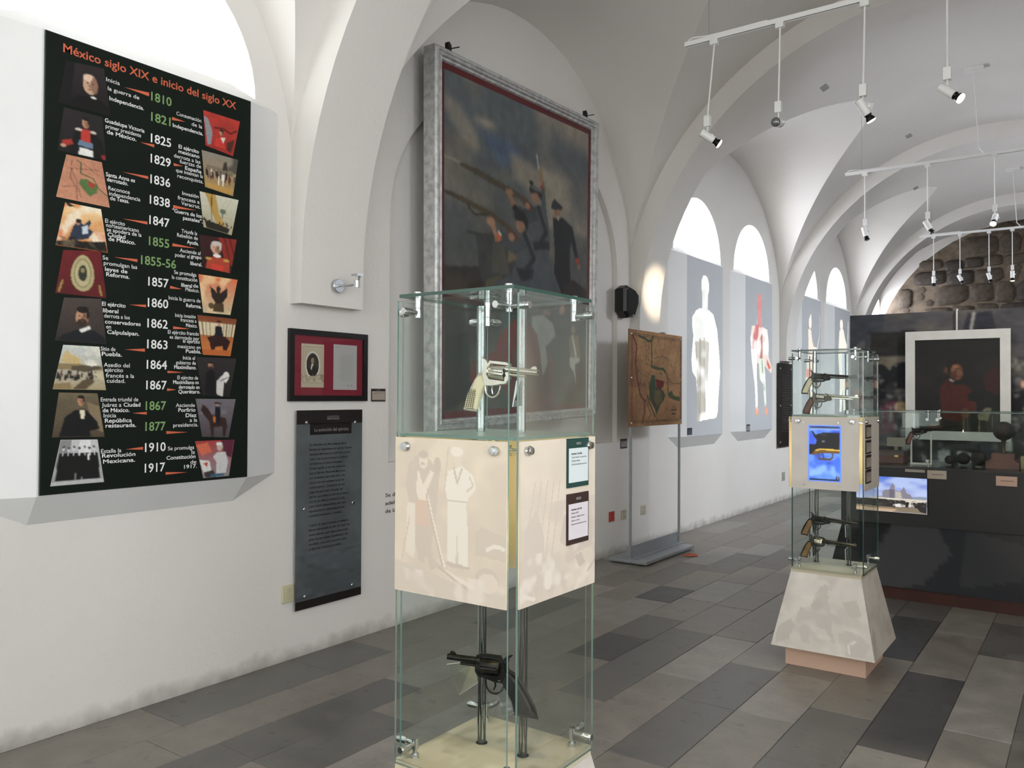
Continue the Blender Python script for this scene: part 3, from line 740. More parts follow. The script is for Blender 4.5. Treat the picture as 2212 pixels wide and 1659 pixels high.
PICS = [
 # priest portrait
 [('g', '#2a2325', '#171214'), ('p', '#120f11', [(0, 0), (.22, 0), (.22, 1), (0, 1)]), ('p', '#0d0a0b', [(.1, 1), (.35, .72), (.75, .68), (1, .85), (1, 1)])]+head(.62, .42, .17, bald=True, skin='#c3a085')+[('e', ('#e2c8ad', .8), .56, .28, .11, .08), ('e', '#e9e6e0', .68, .70, .06, .02)],
 [('g', '#272224', '#1b1718'), ('p', '#11100f', [(.2, 1), (.34, .42), (.75, .42), (.95, .6), (1, 1)]), ('p', '#b83a2e', [(.45, .38), (.66, .38), (.68, .68), (.45, .68)]), ('p', '#6b7f98', [(.42, .66), (.72, .68), (.72, .80), (.4, .78)]), ('p', '#e6e4df', [(.44, .82), (.72, .84), (.72, 1), (.42, 1)]), ('e', '#cfc7b8', .40, .42, .08, .03), ('e', '#cfc7b8', .74, .42, .08, .03), ('p', '#a6352c', [(.05, .75), (.25, .68), (.3, .78), (.12, .88)]), ('e', '#c99b82', .1, .86, .06, .035), ('p', '#8d2a26', [(.9, .9), (1, .88), (1, 1), (.92, 1)])]+head(.56, .24, .09),
 # old map
 [('g', '#bd8468', '#c38a6c'), ('n', .1, 8, 9), ('l', '#3f5a3a', .012, [(.3, .08), (.42, .12), (.42, .36), (.72, .42), (.82, .62), (.98, .74)]), ('p', '#54713f', [(.42, .48), (.58, .46), (.8, .56), (.78, .72), (.62, .84), (.5, .72), (.4, .6)]), ('p', '#a8402f', [(.6, .5), (.76, .54), (.68, .66), (.6, .6)]), ('l', '#5a3a2c', .008, [(.18, .1), (.2, .5), (.35, .7), (.38, .95)]), ('l', '#5a3a2c', .006, [(.1, .3), (.9, .2)]), ('l', '#5a3a2c', .006, [(.2, .3), (.34, .55), (.45, .9)]), ('l', '#6a4534', .006, [(.5, .14), (.95, .36)]), ('l', '#6a4534', .006, [(.05, .75), (.35, .66)])],
 # falling figure against fire
 [('g', '#f2cf96', '#c9742f'), ('c', '#f7ead0', .9, 3, 3, .5), ('c', '#d9702c', .8, 3, 4, .52), ('p', '#2c3446', [(.28, .52), (.38, .36), (.52, .44), (.66, .3), (.7, .36), (.62, .5), (.74, .56), (.62, .74), (.34, .84), (.22, .8)]), ('p', '#c8d2dc', [(.48, .5), (.62, .42), (.62, .62), (.5, .66)]), ('e', '#b4816a', .38, .42, .05, .05), ('e', '#231a16', .4, .37, .07, .05), ('p', '#1e1712', [(.22, .78), (.36, .74), (.34, .86), (.2, .84)]), ('p', '#201a16', [(.0, .0), (.12, .0), (.3, .07), (.1, .08)]), ('p', '#1b1813', [(0, .9), (.3, .84), (.7, .8), (1, .74), (1, 1), (0, 1)]), ('c', '#6b5f49', .8, 9, 8, .5, .78, 1.)],
 # embroidered standard
 [('g', '#6a1c1f', '#5b171a'), ('n', .15, 5, 5), ('e', '#b3a87c', .52, .5, .26, .4), ('e', '#93885f', .52, .5, .2, .33), ('e', '#b8ad84', .52, .5, .17, .29), ('e', '#2f3527', .52, .5, .1, .18), ('e', '#8f8660', .52, .44, .05, .06), ('e', '#6f1f21', .52, .06, .03, .02), ('l', '#a28c4e', .02, [(.06, .95), (.1, .7)]), ('l', '#a28c4e', .02, [(.9, .95), (.88, .75)])],
 # bearded general
 [('g', '#4a403a', '#2f2826'), ('n', .12, 3, 3), ('p', '#15171c', [(.02, 1), (.12, .85), (.4, .72), (.78, .72), (1, .88), (1, 1)]), ('p', '#e4e1da', [(.44, .72), (.66, .62), (.7, .68), (.5, .78)])]+head(.5, .42, .155, beard='#3a2a20'),
 # siege
 [('g', '#c8cdc8', '#a99a76'), ('c', '#e6e2d2', .8, 4, 5, .5, 0, .45), ('p', '#cbb27c', [(.04, .4), (.06, .22), (.12, .1), (.2, .16), (.3, .24), (.32, .18), (.38, .26), (.5, .3), (.5, .42)]), ('p', '#8d7b57', [(0, .42), (.5, .42), (1, .45), (1, .55), (0, .55)]), ('p', '#57503c', [(.3, .46), (.9, .44), (1, .5), (.6, .6), (.3, .56)]), ('e', '#ece7d8', .75, .42, .12, .035), ('g2',)][:-1]+crowd(40, .56, .72, 3, ['#231d1b', '#37302a', '#1a1718'], .02, .1)+[('p', '#5b4d36', [(.35, 1), (.55, .78), (.7, .74), (.8, .8), (.6, 1)]), ('p', '#c9bd9b', [(.78, .62), (1, .58), (1, .8), (.88, .74)]), ('p', '#8f7a55', [(0, .88), (.3, .84), (.35, 1), (0, 1)])],
 # statesman in black
 [('g', '#6b604a', '#514536'), ('n', .15, 3, 4), ('p', '#86755a', [(.7, .2), (1, .3), (1, .9), (.8, .8)]), ('p', '#101013', [(.12, 1), (.2, .55), (.42, .38), (.68, .38), (.9, .66), (.92, .82), (.72, .86), (.72, 1)]), ('p', '#e7dfc0', [(.52, .38), (.64, .38), (.62, .58), (.55, .58)]), ('p', '#111', [(.5, .36), (.66, .36), (.62, .4), (.53, .4)]) if 0 else ('r', '#151313', .5, .355, .66, .385)]+head(.56, .18, .085),
 # black and white group
 [('g', '#c9c9c9', '#9a9a9a'), ('r', '#8a8a8a', 0, 0, .3, .6), ('r', '#e2e2e2', .5, 0, .8, .3)]+[x for i, u in enumerate((.12, .25, .38, .51, .64, .76, .88)) for x in [('p', '#131313', [(u-.075, .3), (u+.075, .3), (u+.06, .9), (u-.06, .9)]), ('e', '#d8d8d8', u, .2+.03*(i % 2), .03, .045), ('e', '#1b1b1b', u, .16+.03*(i % 2), .03, .025), ('r', '#e8e8e8', u-.012, .28, u+.012, .36)]]+[('r', '#f0f0f0', .70, .33, .74, .46), ('p', '#bdbdbd', [(0, .92), (1, .9), (1, 1), (0, 1)])],
 # right column
 [('g', '#b33a30', '#9c2e28'), ('n', .15, 4, 4), ('p', '#8c8f93', [(0, .15), (.12, .2), (.25, .55), (.2, .9), (.08, .95)]), ('p', '#c53a31', [(.3, .9), (.35, .68), (.6, .6), (.7, .9)]), ('p', '#d8d2c4', [(.5, .62), (.66, .58), (.6, .76)]), ('l', '#5a1c1a', .025, [(.3, .4), (.55, .35), (.8, .42), (.95, .3)]), ('p', '#4a2a22', [(.72, .7), (.95, .55), (.9, .95), (.75, .9)])]+head(.52, .48, .06),
 [('g', '#8a8478', '#a98a55'), ('c', '#4a463f', .9, 3, 3, .48, 0, .4), ('p', '#7a6f5c', [(.1, .35), (.9, .35), (.9, .5), (.1, .5)]), ('p', '#3c372f', [(.6, .2), (.68, .12), (.74, .38), (.58, .4)])]+crowd(26, .46, .6, 8, ['#2a2522', '#6d2b22', '#e2ddd0', '#332d29'], .025, .16)+[('r', '#efe9db', .46, .6, .5, .82), ('r', '#efe9db', .6, .6, .64, .82), ('p', '#b8914f', [(0, .84), (1, .82), (.9, 1), (.1, 1)])],
 [('g', '#cfcdb8', '#a79f80'), ('p', '#b6924c', [(.12, 0), (.4, 0), (.5, .5), (.75, .82), (.5, .85), (.3, .55), (.2, .2)]), ('e', '#66705f', .62, .42, .09, .07), ('r', '#5f6858', .59, .42, .64, .62), ('l', '#4b3f2c', .012, [(.3, 0), (.28, .8)]), ('p', '#2a251d', [(.05, .75), (.5, .8), (.9, .85), (.85, 1), (.1, 1)])]+crowd(14, .7, .8, 5, ['#1d1a17'], .02, .06),
 [('g', '#3a1a1a', '#2a1614'), ('p', '#8a2c24', [(.5, 0), (1, 0), (1, .8), (.7, .6)]), ('l', '#4a1a17', .015, [(.65, 0), (.9, .7)]), ('l', '#4a1a17', .015, [(.8, 0), (1, .5)]), ('p', '#a8432f', [(.1, 1), (.2, .66), (.4, .6), (.72, .6), (.9, .7), (.95, 1)]), ('e', '#c49a4a', .22, .68, .1, .04), ('e', '#c49a4a', .78, .66, .1, .04), ('p', '#ce3f33', [(.3, .82), (.75, .82), (.7, 1), (.32, 1)])]+head(.45, .34, .14, hair='#c8c2b8', skin='#cfa38a')+[('e', '#efe9e0', .48, .56, .12, .05)],
 [('g', '#d8734a', '#c9b894'), ('c', '#f0d3a0', .7, 3, 3, .5), ('p', '#2b2018', [(.28, .28), (.4, .36), (.47, .44), (.45, .3), (.52, .24), (.58, .3), (.56, .44), (.66, .36), (.76, .26), (.8, .5), (.68, .68), (.56, .74), (.44, .72), (.32, .56)]), ('p', '#4a3a24', [(.4, .72), (.7, .7), (.75, .95), (.35, .95)]), ('e', '#d8743f', .5, .08, .04, .05), ('e', '#59482c', .3, .8, .1, .08)],
 [('g', '#7a4228', '#cf7c40'), ('r', '#d9c9a6', 0, .16, 1, .5)]+[('l', '#6a5a48', .012, [(u, .14), (u, .52)]) for u in (.1, .2, .3, .68, .76, .84, .92)]+[('p', '#15171f', [(.45, .24), (.62, .24), (.68, .5), (.55, .62), (.42, .5)]), ('e', '#b98a6e', .54, .18, .04, .06), ('e', '#14141a', .54, .12, .06, .03), ('p', '#2c1512', [(.2, .55), (.4, .48), (.75, .5), (.92, .62), (.85, .85), (.75, .98), (.68, .75), (.45, .78), (.38, 1), (.3, .98), (.28, .7)]), ('p', '#b5622f', [(0, .86), (1, .86), (1, 1), (0, 1)])],
 [('g', '#2f2a2c', '#1e1a1c'), ('p', '#121113', [(.12, 1), (.2, .4), (.34, .3), (.46, .38), (.48, 1)]), ('p', '#cfcbc6', [(.52, .95), (.5, .62), (.66, .46), (.8, .36), (.88, .46), (.8, .66), (.74, .6), (.74, 1)]), ('e', '#dedad4', .78, .48, .09, .13), ('l', '#26201e', .012, [(.62, .6), (.84, .5)])]+head(.35, .2, .07, beard='#3d2d22'),
 [('g', '#6f6a70', '#4a4246'), ('c', '#8a8288', .6, 3, 3, .5, 0, .4), ('p', '#33201c', [(.08, .3), (.16, .14), (.28, .24), (.38, .42), (.8, .5), (.88, .7), (.86, .98), (.78, .98), (.72, .72), (.45, .74), (.42, 1), (.34, 1), (.3, .6), (.14, .4)]), ('p', '#14161f', [(.48, .2), (.62, .2), (.64, .5), (.58, .7), (.48, .5)]), ('e', '#b08368', .54, .14, .035, .05), ('p', '#14141a', [(.44, .08), (.66, .1), (.6, .14), (.48, .13)]), ('p', '#b56a30', [(.42, .46), (.5, .46), (.5, .62), (.42, .6)])],
 [('g', '#a23c3c', '#8a8488'), ('p', '#cf6a4e', [(0, .1), (.3, .05), (.4, .3), (.1, .4)]), ('p', '#5a2436', [(.65, 0), (1, 0), (1, .5), (.75, .4)]), ('p', '#d8d6d2', [(.0, .5), (.3, .55), (.34, .8), (.05, .9)]), ('p', '#c9c7c6', [(.42, .45), (.55, .32), (.78, .32), (.9, .6), (.86, .9), (.5, .9), (.52, .6)]), ('e', '#bfaea2', .62, .18, .08, .11), ('e', '#dcdad6', .6, .1, .08, .05), ('p', '#3a3236', [(.05, .85), (.4, .8), (.5, 1), (.1, 1)]), ('r', '#2f5f7a', .3, .92, .8, .97), ('p', '#b04a3a', [(.1, .6), (.26, .58), (.2, .72)])],
]
for i, (c, shp) in enumerate(zip(TL_PIC, PICS)):
    z0 = .0008
    cc = [(BX+z0, y, z) for y, z in c]
    picture('printed_picture', cc, shp, 56, 66, pr, timeline, seed=i, soft=1, grain=.10)
# ================================================================== THINGS ON THE LEFT WALL
def plate(name, label, cat, P, u, v, n_, w, h, lines=(), dark='#2e2622', pale='#b8afa2', head_=.2, foot=.12, group=None, title=None, tilt=0):
    """museum label: P lower-left corner, u/v/n_ unit vectors"""
    P = Vector(P); u = Vector(u); v = Vector(v); n_ = Vector(n_); r = root(name, label, cat, tuple(P+u*w/2))
    if group: r['group'] = group
    mb = MB(); t = .005
    mb.prism([P, P+u*w, P+u*w+v*h, P+v*h], n_*t); mb.obj('backing_plate', mat('plate_'+dark, dark, .45), r)
    a, b = P+v*h*foot+n_*(t+.0004)+u*w*.035, P+v*h*(1-head_)+n_*(t+.0004)+u*w*.035
    mb = MB(); mb.add([a, a+u*w*.93, b+u*w*.93, b], [(0, 1, 2, 3)]); mb.obj('card', mat('card_'+pale, pale, .6), r)
    mb = MB(); y = h*(1-head_)-h*.13
    for i, s in enumerate(lines):
        if not isinstance(s, str):      # print too small to read in the photograph
            q = P+n_*(t+.001)+u*w*.16+v*y; mb.add([q, q+u*w*s, q+u*w*s+v*h*.018, q+v*h*.018], [(0, 1, 2, 3)]); y -= h*.072; continue
        letter(mb, s, P+n_*(t+.001)+u*w*.16+v*y, u, v, min(w*.72, w*.028*len(s)), h*.035, .03 if i == 0 else 0); y -= h*.072
    if mb.v: mb.ink('lettering', mat('dark_ink', '#3a3634', .6), r)
    if title:
        mb = MB(); letter(mb, title, P+n_*(t+.001)+u*w*.5+v*h*(1-head_*.65), u, v, w*.22, h*.05, .02, 'c'); mb.ink('heading', mat('grey_ink', '#a9a49c', .6), r)
    return r
uY, uZ, uX = Vector((0, 1, 0)), Vector((0, 0, 1)), Vector((1, 0, 0))

# framed portrait and letter
fx = XL
fr = root('picture_frame', 'black framed portrait photograph and letter mounted on crimson card', 'picture frame', (XL, 3.47, 1.51))
mb = MB(); y0, y1, z0, z1, w = 3.155, 3.782, 1.510, 1.936, .034
for (a, b, c, d) in ((y0, y1, z1-w, z1), (y0, y1, z0, z0+w), (y0, y0+w, z0+w, z1-w), (y1-w, y1, z0+w, z1-w)):
    mb.box(XL, XL+.024, a, b, c, d)
mb.obj('moulding', blackframe, fr)
mb = MB(); mb.box(XL, XL+.008, y0+w, y1-w, z0+w, z1-w); mb.obj('mount_card', mat('crimson_mount', '#8e2436', .7), fr)
sep = print_mat('sepia_print', .55)
picture('portrait_photograph', [(XL+.010, 3.250, 1.853), (XL+.010, 3.425, 1.853), (XL+.010, 3.425, 1.592), (XL+.010, 3.250, 1.592)],
    [('g', '#d8cbb0', '#d2c5aa'), ('r', '#b3a382', .07, .06, .93, .90), ('r', '#d6c9ad', .09, .07, .91, .89), ('r', '#bfb193', .14, .11, .86, .85), ('r', '#d2c5a8', .16, .12, .84, .84), ('e', '#f1ece0', .5, .48, .33, .31), ('e', '#3b332c', .5, .48, .28, .27),
     ('p', '#211c19', [(.26, .62), (.4, .53), (.58, .52), (.74, .6), (.7, .66), (.5, .74), (.32, .7)]), ('e', '#2a221d', .5, .33, .085, .06), ('e', '#b39c84', .5, .38, .075, .065), ('e', ('#6d5a4a', .8), .55, .38, .035, .06), ('p', '#ece5d8', [(.45, .46), (.54, .45), (.44, .60), (.41, .56)]),
     ('c', '#7d6c50', .9, 14, 20, .5, .70, .86), ('r', '#c6b899', .3, .74, .7, .80)], 50, 74, sep, fr, seed=4)
mb = MB(); mb.box(XL+.009, XL+.0102, 3.502, 3.698, 1.580, 1.861); mb.obj('letter_sheet', mat('letter_paper', '#c9c8c4', .7), fr)
mb = MB(); lx = XL+.0108
mb.tube([(lx, 3.514+.0035*t, 1.845+.003*math.sin(t*2.1)) for t in range(15)], .0006, 4)
q = random.Random(3)
for i in range(17):
    zz = 1.795-i*.0098; xx = 3.552+(0.02 if i in (0, 7, 11) else 0)
    letter(mb, ''.join(q.choice('aeiounrmslcv ') for _ in range(46)), (lx, xx, zz), uY, uZ, 3.675-xx-q.random()*.02, .0045, 0)
mb.tube([(lx, 3.61+.018*t/4+.008*math.sin(t), 1.607+.006*math.cos(t*1.7)) for t in range(14)], .0006, 4)
mb.ink('handwriting', mat('faded_ink', '#8d8c89', .7), fr)
mb = MB(); mb.add([(XL+.014, y0+w, z0+w), (XL+.014, y1-w, z0+w), (XL+.014, y1-w, z1-w), (XL+.014, y0+w, z1-w)], [(0, 1, 2, 3)]); mb.obj('glazing', clear('picture_glazing', (.97, .97, .97), .7), fr)

plate('wall_label', 'small brown edged label beside the crimson mounted picture', 'label', (XL, 3.836, 1.506), uY, uZ, uX, .128, .084, (.68, .3), '#241a14', '#a59a8d', .2, .12, title='MEXICANOS')

# grey acrylic text panel on stand-offs
tp = root('text_panel', 'tall grey acrylic text panel with black head and foot strips below the crimson picture', 'panel', (XL, 3.46, .28))
X0 = XL+.028; ya, yb, za, zb_ = 3.205, 3.732, .282, 1.456
mb = MB(); mb.box(X0-.004, X0, ya, yb, za, zb_); mb.obj('acrylic_sheet', mat('grey_acrylic', '#5b6163', .28, col2='#4b5052', vscale=5, spec=.6), tp)
mb = MB(); e = .0006
for a, b, c, d in ((ya, yb, zb_-.083, zb_), (3.305, 3.640, zb_-.148, zb_-.08), (ya, yb, za, za+.05)): mb.box(X0, X0+e, a, b, c, d)
mb.each('printed_strip', mat('black_strip', '#181412', .35), tp)
mb = MB()
letter(mb, 'MEXICANOS', (X0+.0014, 3.438, zb_-.058), uY, uZ, .097, .013, .03)
mb.box(X0+.0006, X0+.0012, 3.438, 3.535, zb_-.040, zb_-.037)
letter(mb, 'La extinción del ejército', (X0+.0014, 3.338, zb_-.128), uY, uZ, .275, .021, .01)
mb.ink('heading', mat('silver_ink', '#7d7a77', .5), tp)
body = '''En diciembre de 1860, después de la
Batalla de Calpulalpan en que las fuerzas
liberales derrotaron al ejército conser-
vador, con la que concluyó la Guerra
de Reforma, el general González
Ortega expidió un decreto dando de
baja al Ejército Nacional Mexicano,
por considerar que había sido "una
rémora de todo adelanto social de
nuestra patria". Culminaba así una
etapa de casi cuatro décadas del
ejército que había surgido en el mismo
año en que México iniciaba su vida
como nación independiente, pero que
representaba la continuidad de una
sociedad monárquica y colonial.

A partir de aquel momento, el gobierno
liberal enfrentaría el reto de crear un
nuevo ejército, que respondiera al es-
píritu de una nación republicana y de-
mocrática, y que sería conocido como
el Ejército Constitucionalista.'''.split('\n')
mb = MB()
for i, s in enumerate(body):
    if s: letter(mb, s, (X0+.0010, 3.302, 1.243-i*.0282), uY, uZ, .330*len(s)/41*1.0+.01, .0135, .02)
mb.ink('body_text', mat('black_ink', '#16181a', .5), tp)
picture('ghost_print', [(X0+.0004, ya, .60), (X0+.0004, yb, .60), (X0+.0004, yb, .335), (X0+.0004, ya, .335)],
        [('g', '#565b5e', '#4a4f52'), ('c', '#444849', .7, 4, 4, .5), ('c', '#626769', .5, 5, 5, .55)], 50, 30, print_mat('ghost_ink', .3), tp, seed=9)
mb = MB()
for y, z in ((3.276, 1.383), (3.668, 1.376), (3.264, .872), (3.654, .871), (3.273, .357), (3.651, .357)):
    mb.lathe((XL+.001, y, z), (1, 0, 0), [(0, .006), (X0-XL-.001, .006), (X0-XL-.001, .011), (X0-XL+.005, .011), (X0-XL+.009, .007)], 14)
mb.each('stand_off_screw', chrome, tp, 40)

# lettering applied to the wall, partly hidden behind the near case
wt = root('wall_lettering', 'black lettering applied to the white wall left of the near case', 'lettering', (XL, 4.05, .78))
mb = MB()
for i, (s, wd) in enumerate((('Se da d', .158), ('adelan', .139), ('de la m', .158))): letter(mb, s, (XL+.002, 3.974, .872-i*.053), uY, uZ, wd, .026, .01)
mb.ink('lettering', mat('black_vinyl', '#1b1a1a', .5), wt)

# steel bracket with a small lamp head on the first arch foot
br = root('wall_bracket', 'small brushed steel swivel bracket on the first arch foot', 'bracket', (-3.74, 3.44, 2.21))
mb = MB(); mb.lathe((-3.745, 3.435, 2.205), (1, 0, 0), [(0, .042), (.02, .042), (.024, .038)], 28); mb.obj('rose', chrome, br, 40)
mb = MB(); mb.tube([(-3.722, 3.435, 2.205), (-3.65, 3.455, 2.205), (-3.61, 3.462, 2.21)], .007, 10); mb.lathe((-3.60, 3.463, 2.190), (0, 0, 1), [(0, .017), (.04, .017)], 16); mb.each('arm', chrome, br, 40)
mb = MB(); mb.tube([(-3.60, 3.475, 2.225), (-3.60, 3.485, 2.262)], .006, 8); mb.box(-3.625, -3.575, 3.44, 3.492, 2.258, 2.270); mb.each('support_plate', chrome, br, 40)

# sockets and switches
def wall_plate(name, label, y, z, col, w=.10, h=.095, grp=None, holes=True):
    r = root(name, label, 'socket', (XL, y, z-h/2), group=grp)
    mb = MB(); mb.prism([(XL, y-w/2, z-h/2), (XL, y+w/2, z-h/2), (XL, y+w/2, z+h/2), (XL, y-w/2, z+h/2)], (.012, 0, 0), inset=.006); mb.obj('cover_plate', mat('plastic_'+col, col, .4), r)
    mb = MB(); 
    for dz in (-.02, .02): mb.box(XL+.0122, XL+.0165, y-.017, y+.017, z+dz-.013, z+dz+.013)
    mb.each('insert', mat('insert_'+col, col, .5, var=.3), r)
wall_plate('wall_socket', 'red socket plate low on the wall left of the map stand', 7.09, .382, '#b5382c')
wall_plate('wall_socket', 'beige socket plate next to the red one', 7.34, .372, '#b9b29c')
wall_plate('wall_socket', 'beige socket plate seen between the map stand posts', 7.775, .372, '#c2bda8')
wall_plate('wall_socket', 'beige socket plate behind the foot of the grey text panel', 3.17, .39, '#c4bf9f', .09, .1)
wall_plate('wall_socket', 'grey socket plate under the black wall panel by the far case', 12.45, .36, '#a9a89c', .12, .13)

# loudspeaker
sp = root('loudspeaker', 'black angular loudspeaker mounted on the wall above the old map', 'loudspeaker', (-3.83, 7.28, 2.33))
mb = MB(); pts = [(7.13, 2.60), (7.20, 2.635), (7.34, 2.61), (7.42, 2.56), (7.42, 2.47), (7.33, 2.33), (7.21, 2.315), (7.13, 2.37)]
mb.prism([(-3.85, y, z) for y, z in pts], (.13, 0, 0), inset=.02); mb.obj('cabinet', blackp, sp)
mb = MB(); mb.prism([(-3.722, 7.275+(y-7.275)*.8, 2.47+(z-2.47)*.85) for y, z in pts], (.006, 0, 0)); mb.obj('grille', mat('speaker_mesh', '#0a0a0a', .8, bump=.5, bscale=300), sp)
mb = MB(); mb.sphere((-3.714, 7.275, 2.345), .008, 10, 6); mb.obj('badge', chrome, sp, 60)

# small labels
plate('wall_label', 'dark topped label half hidden behind the map stand', 'label', (XL, 7.272, 1.030), uY, uZ, uX, .138, .095, (.5, .3), '#2b2624', '#8f8a86', .25, .14)
plate('wall_label', 'dark label on the hood under the white cloaked figure', 'label', (-3.743, 8.655, 1.118), uY, uZ, uX, .125, .078, (.5, .3), '#2e3238', '#4a4e55', .3, .12)
plate('wall_label', 'grey label on the hood under the red jacketed figure', 'label', (-3.743, 10.563, 1.095), uY, uZ, uX, .12, .092, (.5, .3), '#2e3034', '#8f9190', .2, .12)
# black wall panel near the far case
bp = root('text_panel', 'tall black text panel with studs beside the far display case', 'panel', (XL, 12.42, .8))
mb = MB(); mb.box(XL+.02, XL+.045, 12.13, 12.74, .81, 2.05); mb.obj('board', mat('near_black_panel', '#1a1514', .4), bp)
mb = MB()
for i in range(24):
    zz = 1.86-i*.036; mb.box(XL+.0452, XL+.0457, 12.26, 12.62-.04*((i*7) % 3), zz, zz+.012)
mb.ink('body_text', mat('dim_print', '#3a3331', .5), bp)
mb = MB()
for y in (12.18, 12.69):
    for z in (.88, 1.42, 1.97): mb.lathe((XL+.045, y, z), (1, 0, 0), [(0, .018), (.008, .016)], 10)
mb.each('stud', chrome, bp, 40)

# ------------------------------------------------------------------ projected figures on the far hoods
pj = print_mat('projected_light', .6, PROJ)  # figures glow by their own emission in place of projector beams
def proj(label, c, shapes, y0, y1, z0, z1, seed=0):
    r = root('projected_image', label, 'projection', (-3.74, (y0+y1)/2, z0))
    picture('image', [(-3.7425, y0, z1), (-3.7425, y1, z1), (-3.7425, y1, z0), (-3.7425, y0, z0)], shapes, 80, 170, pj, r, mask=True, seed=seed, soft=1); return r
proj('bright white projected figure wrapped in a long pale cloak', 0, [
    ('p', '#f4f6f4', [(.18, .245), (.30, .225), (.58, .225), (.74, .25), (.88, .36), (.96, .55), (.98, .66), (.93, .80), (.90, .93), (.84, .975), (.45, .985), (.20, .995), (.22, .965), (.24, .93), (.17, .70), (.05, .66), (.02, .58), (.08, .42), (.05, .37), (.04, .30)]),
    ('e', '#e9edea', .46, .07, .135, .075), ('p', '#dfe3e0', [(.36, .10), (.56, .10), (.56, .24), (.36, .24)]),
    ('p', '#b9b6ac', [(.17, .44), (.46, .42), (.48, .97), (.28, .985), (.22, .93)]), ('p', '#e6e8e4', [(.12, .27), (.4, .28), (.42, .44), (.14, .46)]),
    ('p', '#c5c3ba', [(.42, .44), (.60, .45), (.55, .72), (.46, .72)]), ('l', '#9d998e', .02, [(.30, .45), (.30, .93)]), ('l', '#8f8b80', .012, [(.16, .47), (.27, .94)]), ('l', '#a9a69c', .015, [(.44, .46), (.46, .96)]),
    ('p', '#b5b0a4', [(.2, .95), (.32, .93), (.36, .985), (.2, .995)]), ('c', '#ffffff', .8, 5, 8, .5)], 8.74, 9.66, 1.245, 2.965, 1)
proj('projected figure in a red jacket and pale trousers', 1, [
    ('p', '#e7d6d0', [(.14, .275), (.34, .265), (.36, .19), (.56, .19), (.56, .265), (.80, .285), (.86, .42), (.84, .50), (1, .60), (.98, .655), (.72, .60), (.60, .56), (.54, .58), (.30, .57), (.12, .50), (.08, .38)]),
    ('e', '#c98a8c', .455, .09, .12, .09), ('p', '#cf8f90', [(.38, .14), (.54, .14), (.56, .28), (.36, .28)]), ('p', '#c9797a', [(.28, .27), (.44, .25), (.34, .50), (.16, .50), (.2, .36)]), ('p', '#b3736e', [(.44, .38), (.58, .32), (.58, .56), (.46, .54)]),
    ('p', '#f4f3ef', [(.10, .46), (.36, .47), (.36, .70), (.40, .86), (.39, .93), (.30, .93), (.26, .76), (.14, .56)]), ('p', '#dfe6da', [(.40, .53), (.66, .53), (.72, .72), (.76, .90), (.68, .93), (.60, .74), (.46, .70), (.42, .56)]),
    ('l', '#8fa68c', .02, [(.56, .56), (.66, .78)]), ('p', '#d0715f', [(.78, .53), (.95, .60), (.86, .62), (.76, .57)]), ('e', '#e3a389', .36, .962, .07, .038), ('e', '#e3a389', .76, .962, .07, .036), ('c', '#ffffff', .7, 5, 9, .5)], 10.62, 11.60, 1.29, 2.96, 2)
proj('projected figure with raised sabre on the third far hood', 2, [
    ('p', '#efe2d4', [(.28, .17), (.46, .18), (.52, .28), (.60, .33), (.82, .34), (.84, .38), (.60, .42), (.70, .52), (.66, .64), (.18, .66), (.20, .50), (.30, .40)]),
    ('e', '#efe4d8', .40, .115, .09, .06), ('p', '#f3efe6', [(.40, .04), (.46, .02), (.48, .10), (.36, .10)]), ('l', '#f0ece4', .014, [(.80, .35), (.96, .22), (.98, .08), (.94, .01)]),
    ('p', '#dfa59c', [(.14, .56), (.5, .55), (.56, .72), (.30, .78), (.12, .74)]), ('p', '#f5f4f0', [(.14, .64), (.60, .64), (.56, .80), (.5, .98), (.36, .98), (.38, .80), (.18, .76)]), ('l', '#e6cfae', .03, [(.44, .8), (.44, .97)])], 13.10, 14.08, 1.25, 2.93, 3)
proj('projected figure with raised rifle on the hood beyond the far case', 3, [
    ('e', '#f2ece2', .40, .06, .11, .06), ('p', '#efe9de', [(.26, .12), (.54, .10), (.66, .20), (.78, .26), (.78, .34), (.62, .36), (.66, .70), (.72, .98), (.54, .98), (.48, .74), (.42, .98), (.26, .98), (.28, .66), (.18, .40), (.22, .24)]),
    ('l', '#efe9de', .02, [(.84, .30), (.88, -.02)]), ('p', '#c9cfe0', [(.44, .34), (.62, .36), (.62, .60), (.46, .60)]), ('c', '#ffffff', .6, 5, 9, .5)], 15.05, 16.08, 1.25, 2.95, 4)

# ------------------------------------------------------------------ the large battle painting
PXm = -3.62
c_tl = Vector((PXm, 4.178, 3.915)); c_tr = Vector((PXm, 6.405, 3.985)); c_bl = Vector((PXm, 4.205, 1.302)); c_br = Vector((PXm, 6.368, 1.372))
bg = root('framed_painting', 'huge battle painting in a worn silver frame with a red inner band', 'painting', (PXm, 5.29, 1.33))
def lerp(a, b, t): return a+(b-a)*t
def quadpt(u, v): return lerp(lerp(c_tl, c_tr, u), lerp(c_bl, c_br, u), v)
wd, ht = 2.2, 2.63
def band(mb, d0, x0, d1, x1, k=0):
    P = []
    for d, x in ((d0, x0), (d1, x1)):
        for u, v in ((d/wd, d/ht), (1-d/wd, d/ht), (1-d/wd, 1-d/ht), (d/wd, 1-d/ht)):
            p = quadpt(u, v).copy(); p.x += x; P.append(p)
    mb.add(P, [(0, 1, 5, 4), (1, 2, 6, 5), (2, 3, 7, 6), (3, 0, 4, 7)], k)
silver = mat('worn_silver_leaf', '#c9cac7', .38, .35, bump=.25, bscale=30, col2='#a3a3a2', vscale=22)
mb = MB(); prof_ = [(0, -.10), (0, .0), (.012, .012), (.030, .012), (.034, .002), (.044, .002), (.050, .014), (.058, .014), (.064, -.004), (.076, -.010), (.082, -.03)]
